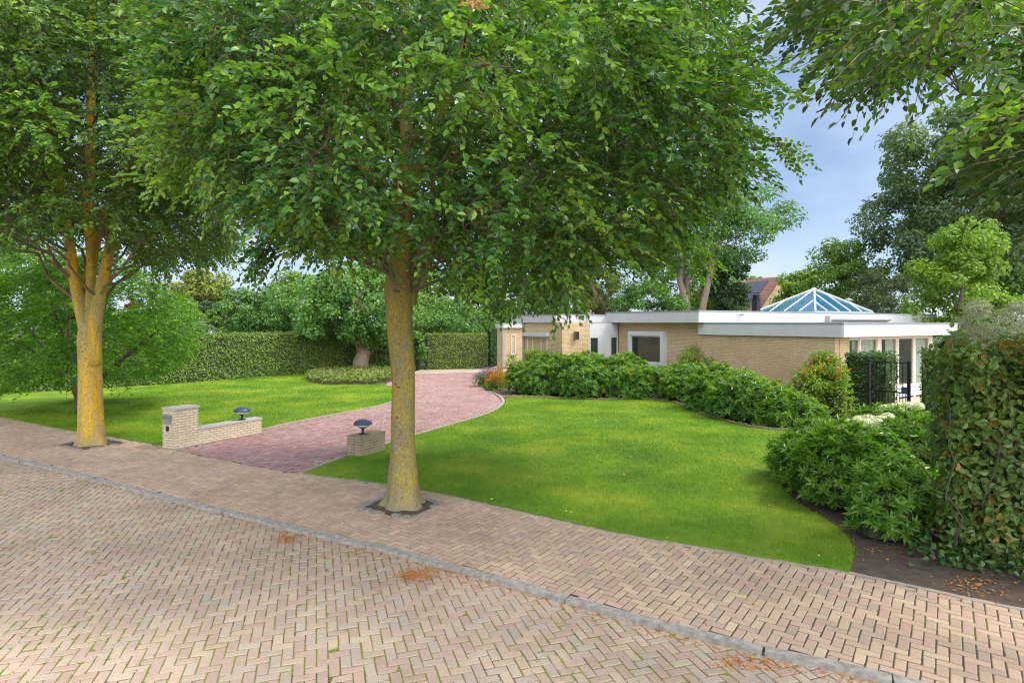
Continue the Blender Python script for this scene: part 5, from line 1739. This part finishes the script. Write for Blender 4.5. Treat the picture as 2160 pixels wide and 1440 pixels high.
bg_tree('evergreen_shrub', 'dark green thicket behind the roof between the pale stems and the tiled house', 'shrub', 1430, 1580, 590, 720, 52, L['mid'], 8000, .24, .13, 45, .24, trunk_r=.1)
bg_tree('broadleaf_tree', 'tall green tree filling the gap behind the low left tree', 'tree', 180, 400, 645, 720, 36, L['iron'], 8000, .2, .13, 45, .24, trunk_r=.18)
bg_tree('evergreen_shrub', 'dark shrub mass behind the pale square hedge', 'shrub', 850, 1060, 620, 740, 42, L['laurel'], 9000, .2, .1, 45, .24, trunk_r=.1)
bg_tree('broadleaf_tree', 'green tree behind the dark ivy clad tree', 'tree', 1330, 1560, 440, 700, 60, L['mid'], 12000, .3, .18, 60, .2, trunk_r=.25)
bg_tree('broadleaf_tree', 'green tree standing between the ash and the right picture edge', 'tree', 2020, 2330, 520, 740, 44, L['mid'], 11000, .26, .15, 50, .22, trunk_r=.2)

bg_tree('evergreen_shrub', 'brownish green thicket around the foot of the pine', 'shrub', 1170, 1340, 585, 720, 49, L['mid'], 9000, .24, .1, 45, .24, trunk_r=.1)

bg_tree('ash_tree', 'second grey green tree mass low in front of the tall one at the right', 'tree', 1880, 2240, 330, 660, 52, L['ash'], 26000, .32, .17, 90, .2, barkm='woodgrey', trunk_r=.25)

bg_tree('garden_shrub', 'mid green bush closing the gap between the dark bush and the laurel above the hedge', 'shrub', 425, 525, 632, 725, 43, L['mid'], 6000, .2, .12, 32, .27, trunk_r=.08)

# tiled house with solar panels far behind
dh = 62.0
hb = P3(1560, 681, dh)
e = empty('tiled_house', (hb[0], hb[1], 0), label='brick house with red tiled roof and dark solar panels behind the trees', cat='house')
def hp(px, py, d):
    return P3(px, py, d) - np.array([hb[0], hb[1], 0])
tile = brick_mat('roof_tile', (.235, .115, .085), (.17, .085, .065), (.09, .05, .04), .24, .3, .03)
A_, B_ = hp(1480, 597, 66), hp(1649, 583, 62)
Cc, Dd = hp(1590, 668, 55), hp(1430, 668, 59)
E_, F_ = hp(1705, 668, 68), hp(1540, 668, 72)
def slabq(mb, q, th=.12):
    q = np.array(q); n_ = unit(np.cross(q[1] - q[0], q[2] - q[0]))
    if n_[2] < 0: n_ = -n_
    v = np.vstack([q, q - n_ * th])
    mb.add(v, [[0, 1, 2, 3], [7, 6, 5, 4], [0, 4, 5, 1], [1, 5, 6, 2], [2, 6, 7, 3], [3, 7, 4, 0]])
mb = MB(); slabq(mb, [A_, B_, Cc, Dd]); slabq(mb, [B_, A_, F_, E_]); mb.build('roof', tile, e)
mb = MB()
gb = [B_ - (0, 0, .25), Cc - (0, 0, .1), E_ - (0, 0, .1)]
inn = unit(np.array(A_) - np.array(B_)) * .35
g3 = [p + inn for p in gb]
lo = [np.array([g3[1][0], g3[1][1], 0]), np.array([g3[2][0], g3[2][1], 0])]
mb.add(np.array([g3[0], g3[1], g3[2]]), [[0, 1, 2]])
mb.add(np.array([g3[1], lo[0], lo[1], g3[2]]), [[0, 1, 2, 3]])
d3 = [np.array(Dd) - (0, 0, .1) - inn * 0, np.array([Dd[0], Dd[1], 0])]
mb.add(np.array([g3[1], d3[0], d3[1], lo[0]]), [[0, 1, 2, 3]])
mb.build('wall', M['wall'], e)
def roofpt(s, t):
    return np.array(A_) * (1 - s) * (1 - t) + np.array(B_) * s * (1 - t) + np.array(Cc) * s * t + np.array(Dd) * (1 - s) * t
pm = plain('solar_panel', (.045, .04, .06), .25, .2, var=.15)
nrm = unit(np.cross(np.array(B_) - A_, np.array(Dd) - A_)); nrm = nrm if nrm[2] > 0 else -nrm
for t0_, t1_ in ((.12, .44), (.455, .78)):
    for k in range(4):
        s0, s1_ = .42 + k * .115, .42 + k * .115 + .112
        mb = MB(); slabq(mb, [roofpt(s0, t0_) + nrm * .12, roofpt(s1_, t0_) + nrm * .12, roofpt(s1_, t1_) + nrm * .12, roofpt(s0, t1_) + nrm * .12], .06)
        mb.build('solar_panel', pm, e)
# distant flats
df = 150.0
fb = P3(318, 681, df)
e = empty('apartment_block', (fb[0], fb[1], 0), R(-8), 'distant pale blue apartment block with orange bands beyond the trees', 'building')
ww = 62 / F * df
zt = H - (598 - HOR) / F * df
mb = MB(); mb.box((-ww / 2, 0, 0), (ww / 2 + 6, 10, zt - .25)); mb.build('wall', plain('pale_render', (.5, .58, .7), .8), e)
mb = MB(); mb.box((-ww / 2 - .3, -.4, zt - .25), (ww / 2 + 6.3, 10.3, zt + .2)); mb.build('roof', plain('orange_band', (.55, .33, .2), .8), e)
for fz in (zt - 3.2, zt - 6.2, zt - 9.2):
    mb = MB(); mb.box((-ww / 2, -.06, fz - .25), (ww / 2 + 6, -.002, fz + .1)); mb.build('floor_band', M['orange_band'] if 'orange_band' in M else plain('orange_band', (.55, .33, .2), .8), e)
    for k in range(6):
        x = -ww / 2 + .6 + k * 2.1
        mb = MB(); mb.box((x, -.05, fz + .8), (x + 1.2, -.004, fz + 2.2)); wv = mb.build('window', M['darkglass'], e)
        mb = MB()
        for (p, q, r_, s_) in ((x - .08, x, fz + .72, fz + 2.28), (x + 1.2, x + 1.28, fz + .72, fz + 2.28), (x, x + 1.2, fz + 2.2, fz + 2.28), (x, x + 1.2, fz + .72, fz + .8)):
            mb.box((p, -.08, r_), (q, -.003, s_))
        mb.build('frame', M['white'], wv)
